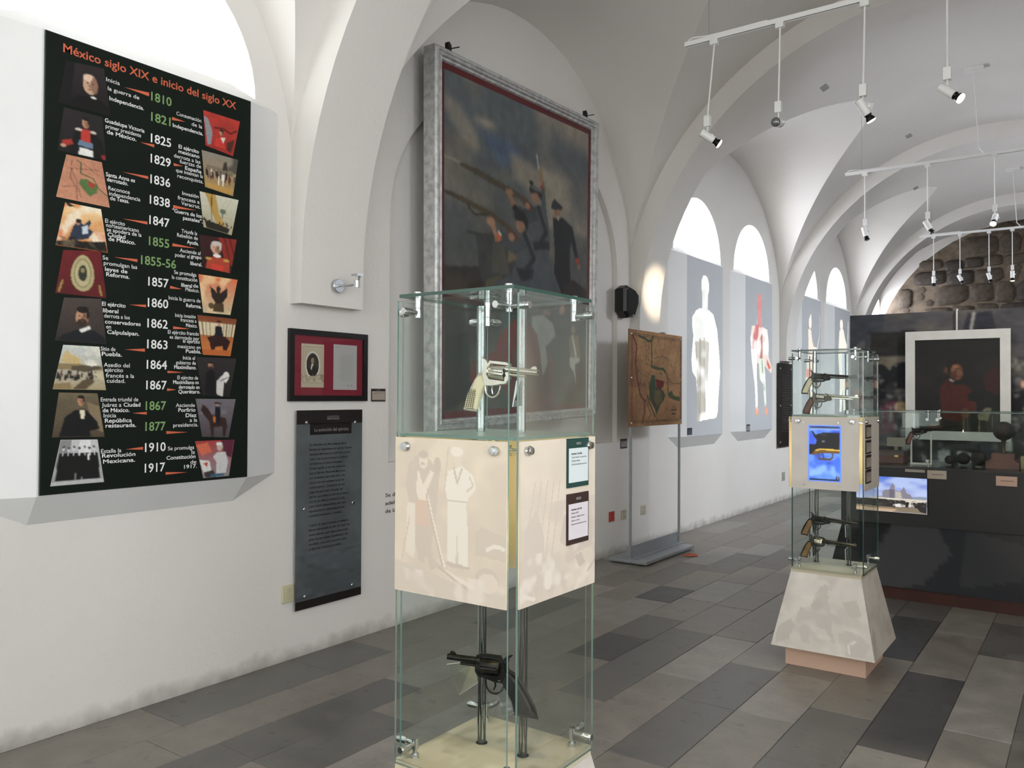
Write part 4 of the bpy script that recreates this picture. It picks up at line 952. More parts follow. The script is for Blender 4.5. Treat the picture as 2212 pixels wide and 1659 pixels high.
for (a, b), (c, d) in zip(prof_[:-1], prof_[1:]): band(mb, a, b, c, d)
band(mb, 0, -.10, .09, -.10); mb.obj('frame', silver, bg)
mb = MB(); band(mb, .082, -.028, .128, -.028); mb.obj('inner_band', mat('dark_red_slip', '#5a151a', .5, var=.15), bg)
cv = []
for u, v in ((.128/wd, .128/ht), (1-.128/wd, .128/ht), (1-.128/wd, 1-.128/ht), (.128/wd, 1-.128/ht)):
    p = quadpt(u, v).copy(); p.x -= .027; cv.append(p)
uni, uni2, unid = '#4a4f52', '#3b4043', '#2a2d30'
P_ = [('g', '#5a6163', '#4c483f'), ('c', '#958b7c', .8, 3, 4, .44, 0, .55), ('c', '#4a5058', .8, 2.5, 3, .5, 0, .35), ('c', '#77705f', .55, 4, 4, .46, .25, .7), ('c', '#3e4245', .7, 3, 3, .45, .45, .75),
 ('p', '#4c5a6c', [(.2, .19), (.42, .2), (.5, .25), (.42, .3), (.34, .34), (.3, .3), (.24, .25)]), ('p', ('#8c8474', .8), [(.40, .25), (.55, .27), (.62, .34), (.56, .40), (.42, .36)]), ('p', ('#8f8878', .75), [(.60, .26), (.76, .28), (.86, .40), (.84, .5), (.70, .48), (.60, .36)]), ('e', ('#9c9384', .6), .24, .16, .07, .02), ('e', ('#8f8778', .6), .1, .2, .12, .05, 30), ('b', 14), ('e', ('#a09887', .5), .25, .155, .05, .012), ('e', ('#9a917f', .35), .72, .34, .06, .05), ('e', ('#9a917f', .35), .62, .30, .05, .03), ('b', 4),
 ('p', '#33312d', [(0, .82), (.2, .80), (.4, .84), (.6, .82), (.85, .8), (1, .83), (1, 1), (0, 1)]), ('c', '#463d33', .8, 5, 6, .5, .8, 1.),
 # far skirmishers in smoke
 ('p', '#3d3f3c', [(.18, .66), (.28, .64), (.4, .68), (.46, .78), (.42, .88), (.22, .86), (.2, .78)]), ('e', '#7c6653', .31, .665, .014, .012), ('l', '#3a3a38', .004, [(.13, .66), (.24, .66)]), ('p', '#4c4b43', [(.29, .68), (.36, .68), (.40, .82), (.28, .82)]), ('p', '#6a5d4a', [(.38, .64), (.43, .63), (.45, .74), (.39, .76)]), ('e', '#8a6c55', .40, .63, .014, .012), ('p', '#55503f', [(.24, .86), (.34, .82), (.38, .93), (.26, .95)]),
 # standing officer on the right
 ('p', '#1d1f21', [(.71, .50), (.79, .485), (.87, .52), (.90, .60), (.925, .68), (.90, .69), (.86, .60), (.85, .66), (.86, .84), (.78, .90), (.72, .86), (.73, .68), (.72, .60)]), ('p', '#191a1c', [(.73, .66), (.84, .66), (.85, .82), (.79, .93), (.72, .80)]), ('e', '#8c6a55', .745, .455, .03, .032), ('p', '#25282a', [(.70, .43), (.72, .40), (.79, .43), (.78, .45), (.70, .455)]), ('p', '#9c3d25', [(.895, .68), (.925, .675), (.935, .70), (.905, .705)]), ('e', '#8c6a55', .93, .72, .016, .014), ('l', '#5d5e5b', .004, [(.93, .72), (.985, .79)]), ('l', '#b7b2a4', .0035, [(.752, .485), (.752, .50)]),
 # arm raised with sabre
 ('p', uni, [(.615, .37), (.645, .36), (.665, .50), (.63, .52)]), ('p', '#7d4433', [(.61, .335), (.64, .33), (.645, .37), (.615, .375)]), ('l', '#8c6a55', .012, [(.622, .34), (.615, .30)]), ('l', '#8a7a4d', .009, [(.612, .30), (.60, .275)]), ('l', '#b9bcb8', .003, [(.60, .28), (.585, .215)]),
 # standing rifleman
 ('p', uni, [(.53, .475), (.62, .455), (.67, .50), (.69, .60), (.68, .70), (.74, .80), (.83, .95), (.72, 1), (.60, .90), (.545, .80), (.56, .62), (.46, .575), (.50, .50)]), ('p', uni2, [(.46, .50), (.58, .47), (.60, .53), (.50, .57), (.44, .56)]), ('p', '#3a3630', [(.62, .92), (.72, .90), (.74, 1), (.62, 1)]), ('l', unid, .012, [(.60, .47), (.66, .58), (.60, .66)]), ('p', unid, [(.56, .64), (.68, .62), (.69, .66), (.57, .68)]), ('e', '#8c6850', .575, .42, .03, .032), ('p', '#2c2a2a', [(.53, .40), (.545, .36), (.60, .375), (.63, .40), (.62, .43), (.585, .40), (.55, .41)]), ('p', '#5b5c5a', [(.55, .365), (.61, .375), (.61, .39), (.545, .385)]), ('e', '#232120', .548, .358, .016, .012),
 ('p', '#4a4435', [(.085, .365), (.2, .375), (.42, .415), (.52, .44), (.56, .47), (.53, .485), (.46, .455), (.3, .425), (.15, .395), (.085, .38)]), ('l', '#8e8a7c', .0025, [(0, .36), (.09, .369)]), ('p', '#5b3a2b', [(.49, .45), (.56, .47), (.55, .50), (.49, .475)]), ('e', '#8c6850', .395, .435, .026, .016), ('p', '#8c6850', [(.38, .44), (.41, .44), (.45, .50), (.42, .515)]), ('e', '#8c6850', .52, .475, .02, .014), ('p', uni2, [(.42, .50), (.47, .485), (.54, .52), (.46, .575), (.42, .545)]),
 # kneeling rifleman
 ('p', uni, [(.42, .66), (.50, .60), (.56, .64), (.585, .76), (.60, .90), (.62, 1), (.26, 1), (.30, .86), (.40, .82), (.455, .74)]), ('p', '#434749', [(.33, .60), (.37, .635), (.42, .645), (.48, .63), (.52, .67), (.44, .72), (.37, .70), (.33, .655)]), ('p', '#2d3a33', [(.28, .92), (.40, .88), (.46, 1), (.26, 1)]), ('l', unid, .012, [(.50, .61), (.57, .72), (.50, .80)]), ('p', unid, [(.44, .78), (.57, .77), (.56, .82), (.48, .84)]), ('e', '#92705a', .472, .575, .032, .034), ('p', '#22211f', [(.43, .53), (.44, .49), (.50, .51), (.53, .55), (.52, .59), (.49, .555), (.44, .555)]), ('e', '#1c1b1a', .435, .50, .02, .016),
 ('p', '#49402f', [(0, .50), (.1, .51), (.3, .55), (.4, .59), (.46, .635), (.43, .645), (.36, .60), (.2, .555), (0, .515)]), ('p', '#5d3c2c', [(.39, .60), (.46, .63), (.45, .655), (.39, .625)]), ('l', '#38332a', .004, [(.13, .54), (.17, .575), (.25, .565)]), ('e', '#96735b', .275, .59, .026, .02), ('p', '#96735b', [(.26, .59), (.30, .60), (.32, .65), (.30, .655)]), ('p', '#b15a31', [(.305, .645), (.33, .63), (.345, .66), (.325, .675)]), ('e', '#96735b', .41, .64, .022, .018), ('l', '#c9c4b4', .003, [(.325, .628), (.34, .64)]),
 # baskets and the wounded man
 ('p', '#2b2320', [(.80, .82), (.88, .79), (.96, .82), (.96, .98), (.82, 1)]), ('l', '#2b2320', .003, [(.94, .83), (.94, .78)]), ('l', '#2b2320', .003, [(.97, .86), (.975, .81)]), ('p', '#33291f', [(.14, .88), (.22, .86), (.25, 1), (.13, 1)]), ('p', '#2f3335', [(.68, .955), (.80, .94), (.9, 1), (.66, 1)]), ('e', '#a5795c', .80, .945, .035, .022, -30), ('e', '#221d1a', .83, .935, .025, .02), ('e', '#8f6a50', .67, .975, .03, .012)]
# lower part: green-grey and rust red masses, white cloth, white-trousered figure
def rem(L, v0=0., sc=.70):
    out = []
    for s in L:
        if s[0] == 'p': out.append(('p', s[1], [(u, v*sc) for u, v in s[2]]))
        elif s[0] == 'l': out.append(('l', s[1], s[2], [(u, v*sc) for u, v in s[3]]))
        elif s[0] == 'e': out.append(('e', s[1], s[2], s[3]*sc, s[4], s[5]*sc)+tuple(s[6:]))
        elif s[0] == 'c' and len(s) > 6: out.append(s[:6]+(s[6]*sc, s[7]*sc))
        else: out.append(s)
    return out
low = [('p', '#3a3732', [(0, .70), (1, .70), (1, 1), (0, 1)]), ('c', '#4a4a42', .8, 4, 8, .45, .68, 1.), ('c', '#2b2c29', .8, 5, 9, .5, .68, 1.),
 ('p', '#31423e', [(.36, .70), (.62, .68), (.75, .78), (.6, .8), (.44, .82), (.34, .78)]), ('p', '#6b2f25', [(.42, .72), (.50, .70), (.62, .78), (.80, .90), (.72, 1), (.44, 1), (.34, .92), (.16, .92), (.14, .86), (.30, .82), (.34, .76)]), ('p', '#532720', [(.5, .86), (.76, .86), (.8, .94), (.6, 1), (.5, .96)]),
 ('p', '#8f948a', [(.56, .70), (.64, .69), (.72, .72), (.74, .76), (.66, .80), (.68, .86), (.64, .90), (.62, .82), (.60, .76), (.555, .73)]), ('p', '#3b4238', [(.74, .76), (.88, .76), (.90, .92), (.74, .94)]), ('e', '#8c6c55', .885, .735, .02, .015), ('p', '#7d6a4d', [(.85, .76), (.93, .755), (.95, .84), (.86, .84)]), ('p', '#b7b8ae', [(.86, .835), (.94, .835), (.95, .88), (.935, .945), (.915, .94), (.895, .89), (.86, .865)]), ('l', '#cfcabb', .006, [(.88, .76), (.91, .83)]),
 ('p', '#38291f', [(.90, .86), (1, .84), (1, .96), (.92, .97)]), ('c', '#565349', .5, 9, 12, .55, .80, 1.), ('p', '#2c302d', [(0, .78), (.14, .76), (.16, .96), (0, 1)])]
picture('canvas', [tuple(c) for c in cv], rem(P_)+low, 200, 240, print_mat('oil_paint', .5, canvas=.3, spec=.3), bg, seed=21, soft=1, grain=.12)
mb = MB()
for u in (.085, .925):
    p = quadpt(u, 0); mb.prism([(p.x-.055, p.y-.018, p.z-.01), (p.x-.055, p.y+.018, p.z-.01), (p.x-.055, p.y+.018, p.z+.055), (p.x-.055, p.y-.004, p.z+.075), (p.x-.055, p.y-.018, p.z+.07)], (.03, 0, 0)); mb.tube([(p.x-.03, p.y+.005, p.z+.03), (p.x+.035, p.y+.03, p.z+.035)], .004, 6)
mb.each('hanging_hook', mat('black_iron', '#15120f', .6), bg)
mb = MB(); mb.box(XL-.04, PXm-.1, 4.7, 4.76, 3.4, 3.44); mb.box(XL-.04, PXm-.1, 5.85, 5.91, 3.4, 3.44); mb.each('wall_fixing', blackp, bg)
# ================================================================== DISPLAY CASES
fresco = print_mat('pale_fresco_print', .42, spec=.4)
def sheet(mb, cx, cy, ang, d, hw, z0, z1, t, k=0, ke=1):
    """upright sheet whose outer face looks along ang (0 = +x)"""
    c, s_ = math.cos(ang), math.sin(ang)
    def W_(a, b, z): return (cx+c*b-s_*a, cy+s_*b+c*a, z)
    vs = [W_(-hw, d-t, z0), W_(hw, d-t, z0), W_(hw, d, z0), W_(-hw, d, z0), W_(-hw, d-t, z1), W_(hw, d-t, z1), W_(hw, d, z1), W_(-hw, d, z1)]
    mb.add(vs, [(0, 1, 5, 4), (2, 3, 7, 6)], k); mb.add(vs, [(0, 3, 2, 1), (4, 5, 6, 7), (1, 2, 6, 5), (3, 0, 4, 7)], ke)
def beige(base='#d9cdbb'): return base
PAN_A = [('g', '#d9ccb7', '#d6c8b5'), ('n', .05, 5, 6), ('c', '#cdbfae', .6, 4, 5, .5), ('p', '#cbbfae', [(.74, .56), (.80, .52), (.9, .55), (1, .57), (1, .72), (.74, .70)]),
 ('p', '#c9bcad', [(.13, .17), (.22, .10), (.34, .14), (.42, .22), (.40, .40), (.38, .55), (.34, .72), (.30, .76), (.20, .70), (.16, .50), (.10, .30)]), ('p', '#dfd4c2', [(.22, .20), (.27, .30), (.34, .20), (.37, .22), (.30, .34), (.32, .40), (.24, .42), (.20, .34)]), ('e', '#ddd0bd', .27, .145, .04, .05), ('e', '#c4b6a6', .27, .105, .045, .025), ('e', '#c4b6a6', .265, .165, .02, .01),
 ('p', '#d0b9a6', [(.19, .40), (.32, .40), (.33, .56), (.19, .56)]), ('p', '#c8bbab', [(.21, .56), (.33, .56), (.36, .76), (.44, .80), (.34, .84), (.30, .72), (.28, .80), (.22, .78)]), ('p', '#dcd1c0', [(.12, .42), (.20, .42), (.19, .78), (.10, .74)]), ('e', '#c6b9a9', .40, .17, .035, .055),
 ('p', '#e2dacc', [(.50, .20), (.62, .16), (.72, .22), (.745, .30), (.68, .36), (.66, .40), (.50, .40), (.47, .30)]), ('p', '#e0d8ca', [(.50, .40), (.66, .40), (.68, .60), (.68, .78), (.60, .79), (.58, .58), (.57, .77), (.50, .76)]), ('e', '#d9cdbc', .585, .125, .035, .05), ('e', '#e3dacb', .575, .075, .055, .03), ('l', '#c7baa9', .008, [(.55, .18), (.58, .27), (.62, .18)]), ('l', '#c7baa9', .006, [(.50, .385), (.66, .385)]), ('p', '#c4b7a7', [(.49, .765), (.70, .78), (.70, .80), (.48, .79)]), ('l', '#cabdad', .006, [(.66, .32), (.72, .28), (.69, .23)]),
 ('l', '#c4b6a6', .008, [(.30, .36), (.36, .55), (.46, .82)]), ('l', '#e2d8c8', .006, [(.315, .37), (.38, .56), (.47, .80)]), ('l', '#cabdad', .006, [(.14, .52), (.07, .80)]), ('l', '#cdc0b0', .006, [(.46, .36), (.50, .05)]), ('l', '#cdc0b0', .005, [(.17, .22), (.20, .03)]),
 ('p', '#cdc1b1', [(0, .80), (.3, .84), (.6, .90), (.9, .88), (1, .92), (1, 1), (0, 1)]), ('l', '#ded3c3', .012, [(.44, .82), (.72, .90)]), ('l', '#c2b5a5', .008, [(.42, .81), (.70, .93)]), ('e', '#c9bdad', .84, .84, .10, .07), ('e', '#d8ccbb', .85, .86, .085, .06), ('l', '#e0d8cb', .012, [(.84, .66), (.90, .63), (.98, .64)]), ('c', '#e0d6c8', .7, 8, 8, .58, .85, 1.)]
PAN_B = [('g', '#d8ccb9', '#d3c6b5'), ('n', .05, 4, 5), ('c', '#cabdae', .7, 4, 5, .48, .40, 1.)]+[('l', '#cabdad', .007, [(.06+.07*i, .95), (.10+.085*i, .55), (.18+.08*i, .26)]) for i in range(5)]+[('p', ('#c6b9ab', .8), [(.55, .5), (.80, .48), (.98, .56), (.95, .74), (.72, .76), (.5, .66)]), ('p', '#cbbfb0', [(.05, .55), (.2, .42), (.3, .6), (.3, .8), (.05, .86)]), ('c', '#c8bbad', .8, 6, 8, .5, .72, 1.), ('c', '#e1d8cb', .7, 8, 9, .58, .70, 1.), ('p', '#c3b6a8', [(.70, .78), (.80, .76), (.86, .84), (.78, .86)]), ('e', '#ddd3c5', .35, .88, .05, .06), ('l', '#ddd3c5', .012, [(.04, .93), (.18, .97)]), ('l', '#c2b5a6', .01, [(.9, .9), (1, .84)])]
BASE_ART = [('g', '#d6d0c6', '#d4cdc2'), ('c', '#c6bfb5', .8, 4, 4, .5), ('n', .03, 5, 5), ('p', '#c5beb4', [(.44, .16), (.50, .12), (.60, .14), (.60, .18), (.54, .20), (.56, .30), (.58, .46), (.66, .50), (.72, .58), (.68, .60), (.60, .56), (.60, .70), (.64, .84), (.60, .86), (.54, .70), (.40, .66), (.36, .78), (.38, .90), (.30, .90), (.26, .76), (.20, .60), (.22, .46), (.34, .44), (.38, .30)]),
 ('p', '#bfb8ae', [(.36, .34), (.44, .30), (.50, .36), (.46, .46), (.36, .46)]), ('e', '#cbc4ba', .41, .27, .03, .03), ('p', '#c2bbb1', [(.02, .75), (.14, .62), (.2, .7), (.16, .9), (.04, .96)]), ('e', '#c4bdb3', .82, .80, .09, .11), ('p', '#c9c2b8', [(.66, .72), (.76, .66), (.9, .7), (.98, .82), (.9, .98), (.7, .98)]), ('l', '#e6e1d9', .008, [(.76, .96), (.77, .84), (.84, .78)]), ('p', '#c4bdb2', [(.72, .32), (.9, .26), (.94, .46), (.8, .5)]), ('c', '#e2dcd2', .6, 6, 6, .6)]
TOP_ART = [('g', '#cfc6ad', '#cfc5ab'), ('c', '#bdb59a', .7, 4, 4, .5), ('c', '#ded6bf', .7, 6, 4, .56), ('c', '#a9a187', .7, 9, 6, .55)]
def art(L, tint):
    return L
def case(cx, cy, label, with_screen, seed):
    r = root('display_case', label, 'display case', (cx, cy, 0))
    H = math.pi/2
    # plinth and flared pedestal
    mb = MB(); mb.box(cx-.22, cx+.22, cy-.21, cy+.23, 0, .118); mb.obj('plinth', mat('pale_pink_plinth', '#d0ae98', .6, var=.05), r)
    mb = MB(); b, t = .282, .194; zb, zt = .115, .535
    vs = [(cx-b, cy-b, zb), (cx+b, cy-b, zb), (cx+b, cy+b, zb), (cx-b, cy+b, zb), (cx-t, cy-t, zt), (cx+t, cy-t, zt), (cx+t, cy+t, zt), (cx-t, cy+t, zt)]
    mb.add(vs, [(0, 3, 2, 1), (4, 5, 6, 7), (0, 1, 5, 4), (1, 2, 6, 5), (2, 3, 7, 6), (3, 0, 4, 7)]); ped = mb.obj('pedestal', mat('fresco_board_edge', '#cfc8bc', .5), r)
    for q in range(4):
        A = [Vector(v) for v in (vs[4+q], vs[4+(q+1) % 4], vs[(q+1) % 4], vs[q])]
        nrm = (A[1]-A[0]).cross(A[3]-A[0]).normalized(); c_ = sum(A, Vector())/4-Vector((cx, cy, .3))
        if nrm.dot(c_) < 0: nrm = -nrm
        A = [a+nrm*.0012 for a in A]
        picture('pedestal_print', [tuple(a) for a in A], BASE_ART if q in (0, 2) else BASE_ART[:3]+BASE_ART[5:8], 56, 56, fresco, ped, seed=seed+q)
    mb = MB(); mb.box(cx-t, cx+t, cy-t, cy+t, zt, .56); dk_ = mb.obj('deck', mat('deck_edge', '#c3c6bd' if with_screen else '#cbc1a6', .45), r)
    picture('deck_print', [(cx-t, cy+t, .5612), (cx+t, cy+t, .5612), (cx+t, cy-t, .5612), (cx-t, cy-t, .5612)], TOP_ART if not with_screen else [('g', '#b9bdb3', '#bfc3b8'), ('c', '#aab0a5', .6, 4, 4, .5)], 50, 50, fresco, dk_, seed=seed+7)
    # glass
    for q in range(4):
        mb = MB(); sheet(mb, cx, cy, -H+q*H, .205 if q < 2 else .193, .186 if q < 2 else .178, .555, 1.805, .006)
        mb.obj('glass_pane', [glass, glass_edge_light if not with_screen else glass_edge], r)
    mb = MB(); z0, z1, a = 1.816, 1.825, .192
    vs = [(cx+x, cy+y, z) for z in (z0, z1) for x, y in ((-a, -a), (a, -a), (a, a), (-a, a))]
    mb.add(vs, [(0, 3, 2, 1), (4, 5, 6, 7)], 0); mb.add(vs, [(0, 1, 5, 4), (1, 2, 6, 5), (2, 3, 7, 6), (3, 0, 4, 7)], 1); mb.obj('glass_lid', [glass, glass_edge], r)
    mb = MB(); a = .190; z0, z1 = 1.438, 1.446
    vs = [(cx+x, cy+y, z) for z in (z0, z1) for x, y in ((-a, -a), (a, -a), (a, a), (-a, a))]
    mb.add(vs, [(0, 3, 2, 1), (4, 5, 6, 7)], 0); mb.add(vs, [(0, 1, 5, 4), (1, 2, 6, 5), (2, 3, 7, 6), (3, 0, 4, 7)], 1)
    mb.obj('shelf', [mat('frosted_shelf', '#b9c8b9', .3, var=.05), glass_edge_light], r)
    # opaque band panels
    hwp = .186 if not with_screen else .185
    for q in range(4):
        ang = -H+q*H; mb = MB(); sheet(mb, cx, cy, ang, .2085, hwp, 1.024, 1.436, .003, 0, 0)
        pan = mb.obj('band_panel', mat('fresco_panel_back', '#d9cdb6', .5), r)
        c, s_ = math.cos(ang), math.sin(ang)
        def Q(a, z, d=.2092): return (cx+c*d-s_*a, cy+s_*d+c*a, z)
        shp = PAN_A if q in (0, 2) else PAN_B
        if with_screen: shp = [('g', '#d3ccc2', '#d6cec3'), ('n', .03, 4, 4), ('c', '#cac3b9', .5, 4, 4, .52), ('c', '#c6bfb4', .5, 5, 4, .5, .8, 1.)]
        nn = (110, 120) if not with_screen else (40, 40)
        if q < 2 or not with_screen: picture('band_print', [Q(-hwp, 1.436), Q(hwp, 1.436), Q(hwp, 1.024), Q(-hwp, 1.024)], shp+[('m', .97)], nn[0], nn[1], fresco, pan, seed=seed+11+q)
        mb = MB()
        for a in (-.146, .146): mb.lathe(Q(a, 1.412, .2093), (c, s_, 0), [(0, .0125), (.003, .013), (.010, .0095), (.0105, .005)], 18)
        mb.each('panel_screw', chrome, pan, 35)
    # steel corner fittings: post, two arms with discs
    for sx_ in (-1, 1):
        for sy_ in (-1, 1):
            for zz, zp in ((1.776, 1.822), (.600, .560), (1.412, None)):
                mb = MB(); px, py = cx+sx_*.154, cy+sy_*.158
                if zp: mb.cyl((px, py, zp), (px, py, zz-(.012 if zp > zz else -.012)), .0065, n=12)
                if zp and zp > zz: mb.lathe((px, py, 1.812), (0, 0, 1), [(0, .011), (.020, .011), (.022, .009)], 16); mb.lathe((px, py, 1.786), (0, 0, 1), [(0, .009), (.026, .009)], 14)
                if zp and zp < zz: mb.lathe((px, py, .560), (0, 0, 1), [(0, .011), (.012, .010)], 14)
                mb.lathe((px, py, zz-.014), (0, 0, 1), [(0, .009), (.028, .009)], 14)
                mb.cyl((px, py, zz), (cx+sx_*.197, py, zz), .006, n=12); mb.lathe((cx+sx_*.184, py, zz), (sx_, 0, 0), [(0, .009), (.026, .011), (.034, .009)], 16)
                mb.cyl((px, py, zz), (px, cy+sy_*.197, zz), .006, n=12); mb.lathe((px, cy+sy_*.184, zz), (0, sy_, 0), [(0, .009), (.026, .011), (.034, .009)], 16)
                mb.obj('corner_fitting', chrome, r, 40)
    # two clear posts carrying the brackets, dark cables inside
    for px, py in (((cx-.066, cy+.026), (cx+.077, cy+.025)) if not with_screen else ((cx-.115, cy+.05), (cx+.072, cy+.05))):
        mb = MB(); mb.cyl((px-.010, py, 1.447), (px-.010, py, 1.806), .0125, n=20); mb.cyl((px, py, .561), (px, py, 1.024), .0125, n=20); mb.each('acrylic_post', [acrylic], r, 40)
        mb = MB(); mb.tube([(px-.005+.003*math.sin(t*1.1), py, .562+t*.0355) for t in range(14)], .003, 6); mb.tube([(px+.004+.003*math.cos(t*.9), py+.002, .562+t*.0355) for t in range(14)], .0016, 6)
        mb.lathe((px, py, .5612), (0, 0, 1), [(0, .017), (.003, .015)], 16); mb.each('cable', blackp, r)
    # lamp inside the band
    mb = MB(); mb.lathe((cx+.10, cy-.12, 1.12), (0, 0, 1), [(0, .010), (.05, .011), (.06, .016), (.075, .018), (.09, .014), (.098, .004)], 14)
    mb.obj('bulb', mat('lit_bulb', '#fff2da', .3, emit='#ffd9a0', estr=18), r, 50)
    mb = MB(); mb.tube([(cx+.10, cy-.12, 1.12), (cx+.09, cy-.10, 1.06), (cx+.06, cy-.05, 1.03), (cx-.06, cy+.02, 1.04)], .003, 6); mb.tube([(cx+.13, cy-.13, 1.16), (cx+.10, cy-.14, 1.19), (cx+.05, cy-.12, 1.20)], .0025, 6); mb.each('lamp_lead', mat('brown_flex', '#4a2a1a', .5), r)
    la = bpy.data.lights.new('case_lamp', 'POINT'); la.energy = CASE_W; la.color = (1, .80, .52); la.shadow_soft_size = .02
    lo = bpy.data.objects.new('case_lamp', la); COL.objects.link(lo); lo.parent = r; lo.location = (.13, -.15, 1.21)
    return r
c1 = case(-1.368, 1.852, 'tall glass display case in the foreground with faded soldiers on its band', False, 30)
c2 = case(-1.268, 5.068, 'tall glass display case on a flared pedestal with a small lit screen', True, 60)
# screen in the far case
cx, cy = -1.268, 5.068; yf = cy-.2098
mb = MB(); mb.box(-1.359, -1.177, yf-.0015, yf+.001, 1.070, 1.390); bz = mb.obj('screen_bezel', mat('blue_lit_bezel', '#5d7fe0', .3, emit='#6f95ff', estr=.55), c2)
picture('screen', [(-1.352, yf-.002, 1.385), (-1.184, yf-.002, 1.385), (-1.184, yf-.002, 1.074), (-1.352, yf-.002, 1.074)], [
    ('g', '#2f50d8', '#4f7ff0'), ('c', '#6ea0ff', .8, 3, 4, .5), ('r', '#0a0b12', 0, 0, 1, .045), ('r', '#9fc0ff', 0, .045, 1, .07), ('c', '#8fbaff', .9, 3, 5, .42, .58, .92), ('c', '#2a44b8', .8, 3, 4, .5, .5, .7), ('b', 3),
    ('p', '#0c0a10', [(.05, .09), (.13, .10), (.2, .16), (.3, .14), (.5, .11), (1, .12), (1, .44), (.25, .44), (.2, .36), (.24, .26), (.14, .18)]), ('p', '#140d10', [(0, .34), (.25, .34), (.25, .5), (0, .53)]), ('e', '#2c2a36', .48, .16, .10, .02), ('e', '#6b6f84', .46, .28, .05, .02),
    ('p', '#6b4d1e', [(.2, .44), (1, .43), (1, .49), (.4, .50), (.1, .54), (.1, .50)]), ('l', '#e8c04c', .012, [(.22, .45), (.36, .425), (1, .435)]), ('l', '#54452c', .02, [(.30, .50), (.32, .60), (.68, .61), (.78, .56), (.76, .50)]), ('l', '#1a1214', .012, [(.44, .5), (.48, .58)]), ('r', '#0c0e18', 0, .965, 1, 1), ('p', '#26262e', [(.86, .97), (.90, .90), (.96, .90), (1, .97), (1, 1), (.86, 1)]), ('l', '#b9bcc8', .006, [(.93, .88), (.93, .96)])], 60, 100, print_mat('lit_screen_small', .3, SCREEN*1.1), bz, seed=3, soft=1)
mb = MB()
for a, z in ((-.115, 1.405), (.075, 1.405), (-.115, 1.045), (.075, 1.045)): mb.lathe((cx+a, yf, z), (0, -1, 0), [(0, .0045), (.003, .0035)], 10)
mb.each('small_screw', chrome, c2, 40)
# labels on the cases
uXn, uYn = Vector((1, 0, 0)), Vector((0, 1, 0))
X1 = -1.368+.2095
plate('case_label', 'upper label with dark green bands on the near display case', 'label', (X1, 1.883, 1.303), uYn, uZ, uXn, .110, .132, ('Revólver Colt 38s.', 'Acción simple. 3a repetición.', 'Estados Unidos.', 'Donación familia Ramírez Peña.'), '#173d38', '#cbd4d3', .2, .10, title='MEXICANOS')
plate('case_label', 'lower label with dark brown bands on the near display case', 'label', (X1, 1.883, 1.150), uYn, uZ, uXn, .111, .136, ('Revólver Colt 45s.', 'Modelo: 1873', 'Sistema: Single Action', 'Estados Unidos', 'Donación familia Ramírez Peña.'), '#33231f', '#cfc8ca', .2, .10, title='MEXICANOS')
X2 = -1.268+.2095
for i, (z, nm) in enumerate(((1.318, 'topmost'), (1.232, 'second highest'), (1.148, 'third highest'), (1.066, 'lowest'))):
    plate('case_label', '%s of the brown banded labels on the side of the far case' % nm, 'label', (X2, 5.068-.168, z), uYn, uZ, uXn, .125, .078, (.5, .3, .4), '#241b16', '#9c9282', .2, .12, group='labels on the side of the far case')

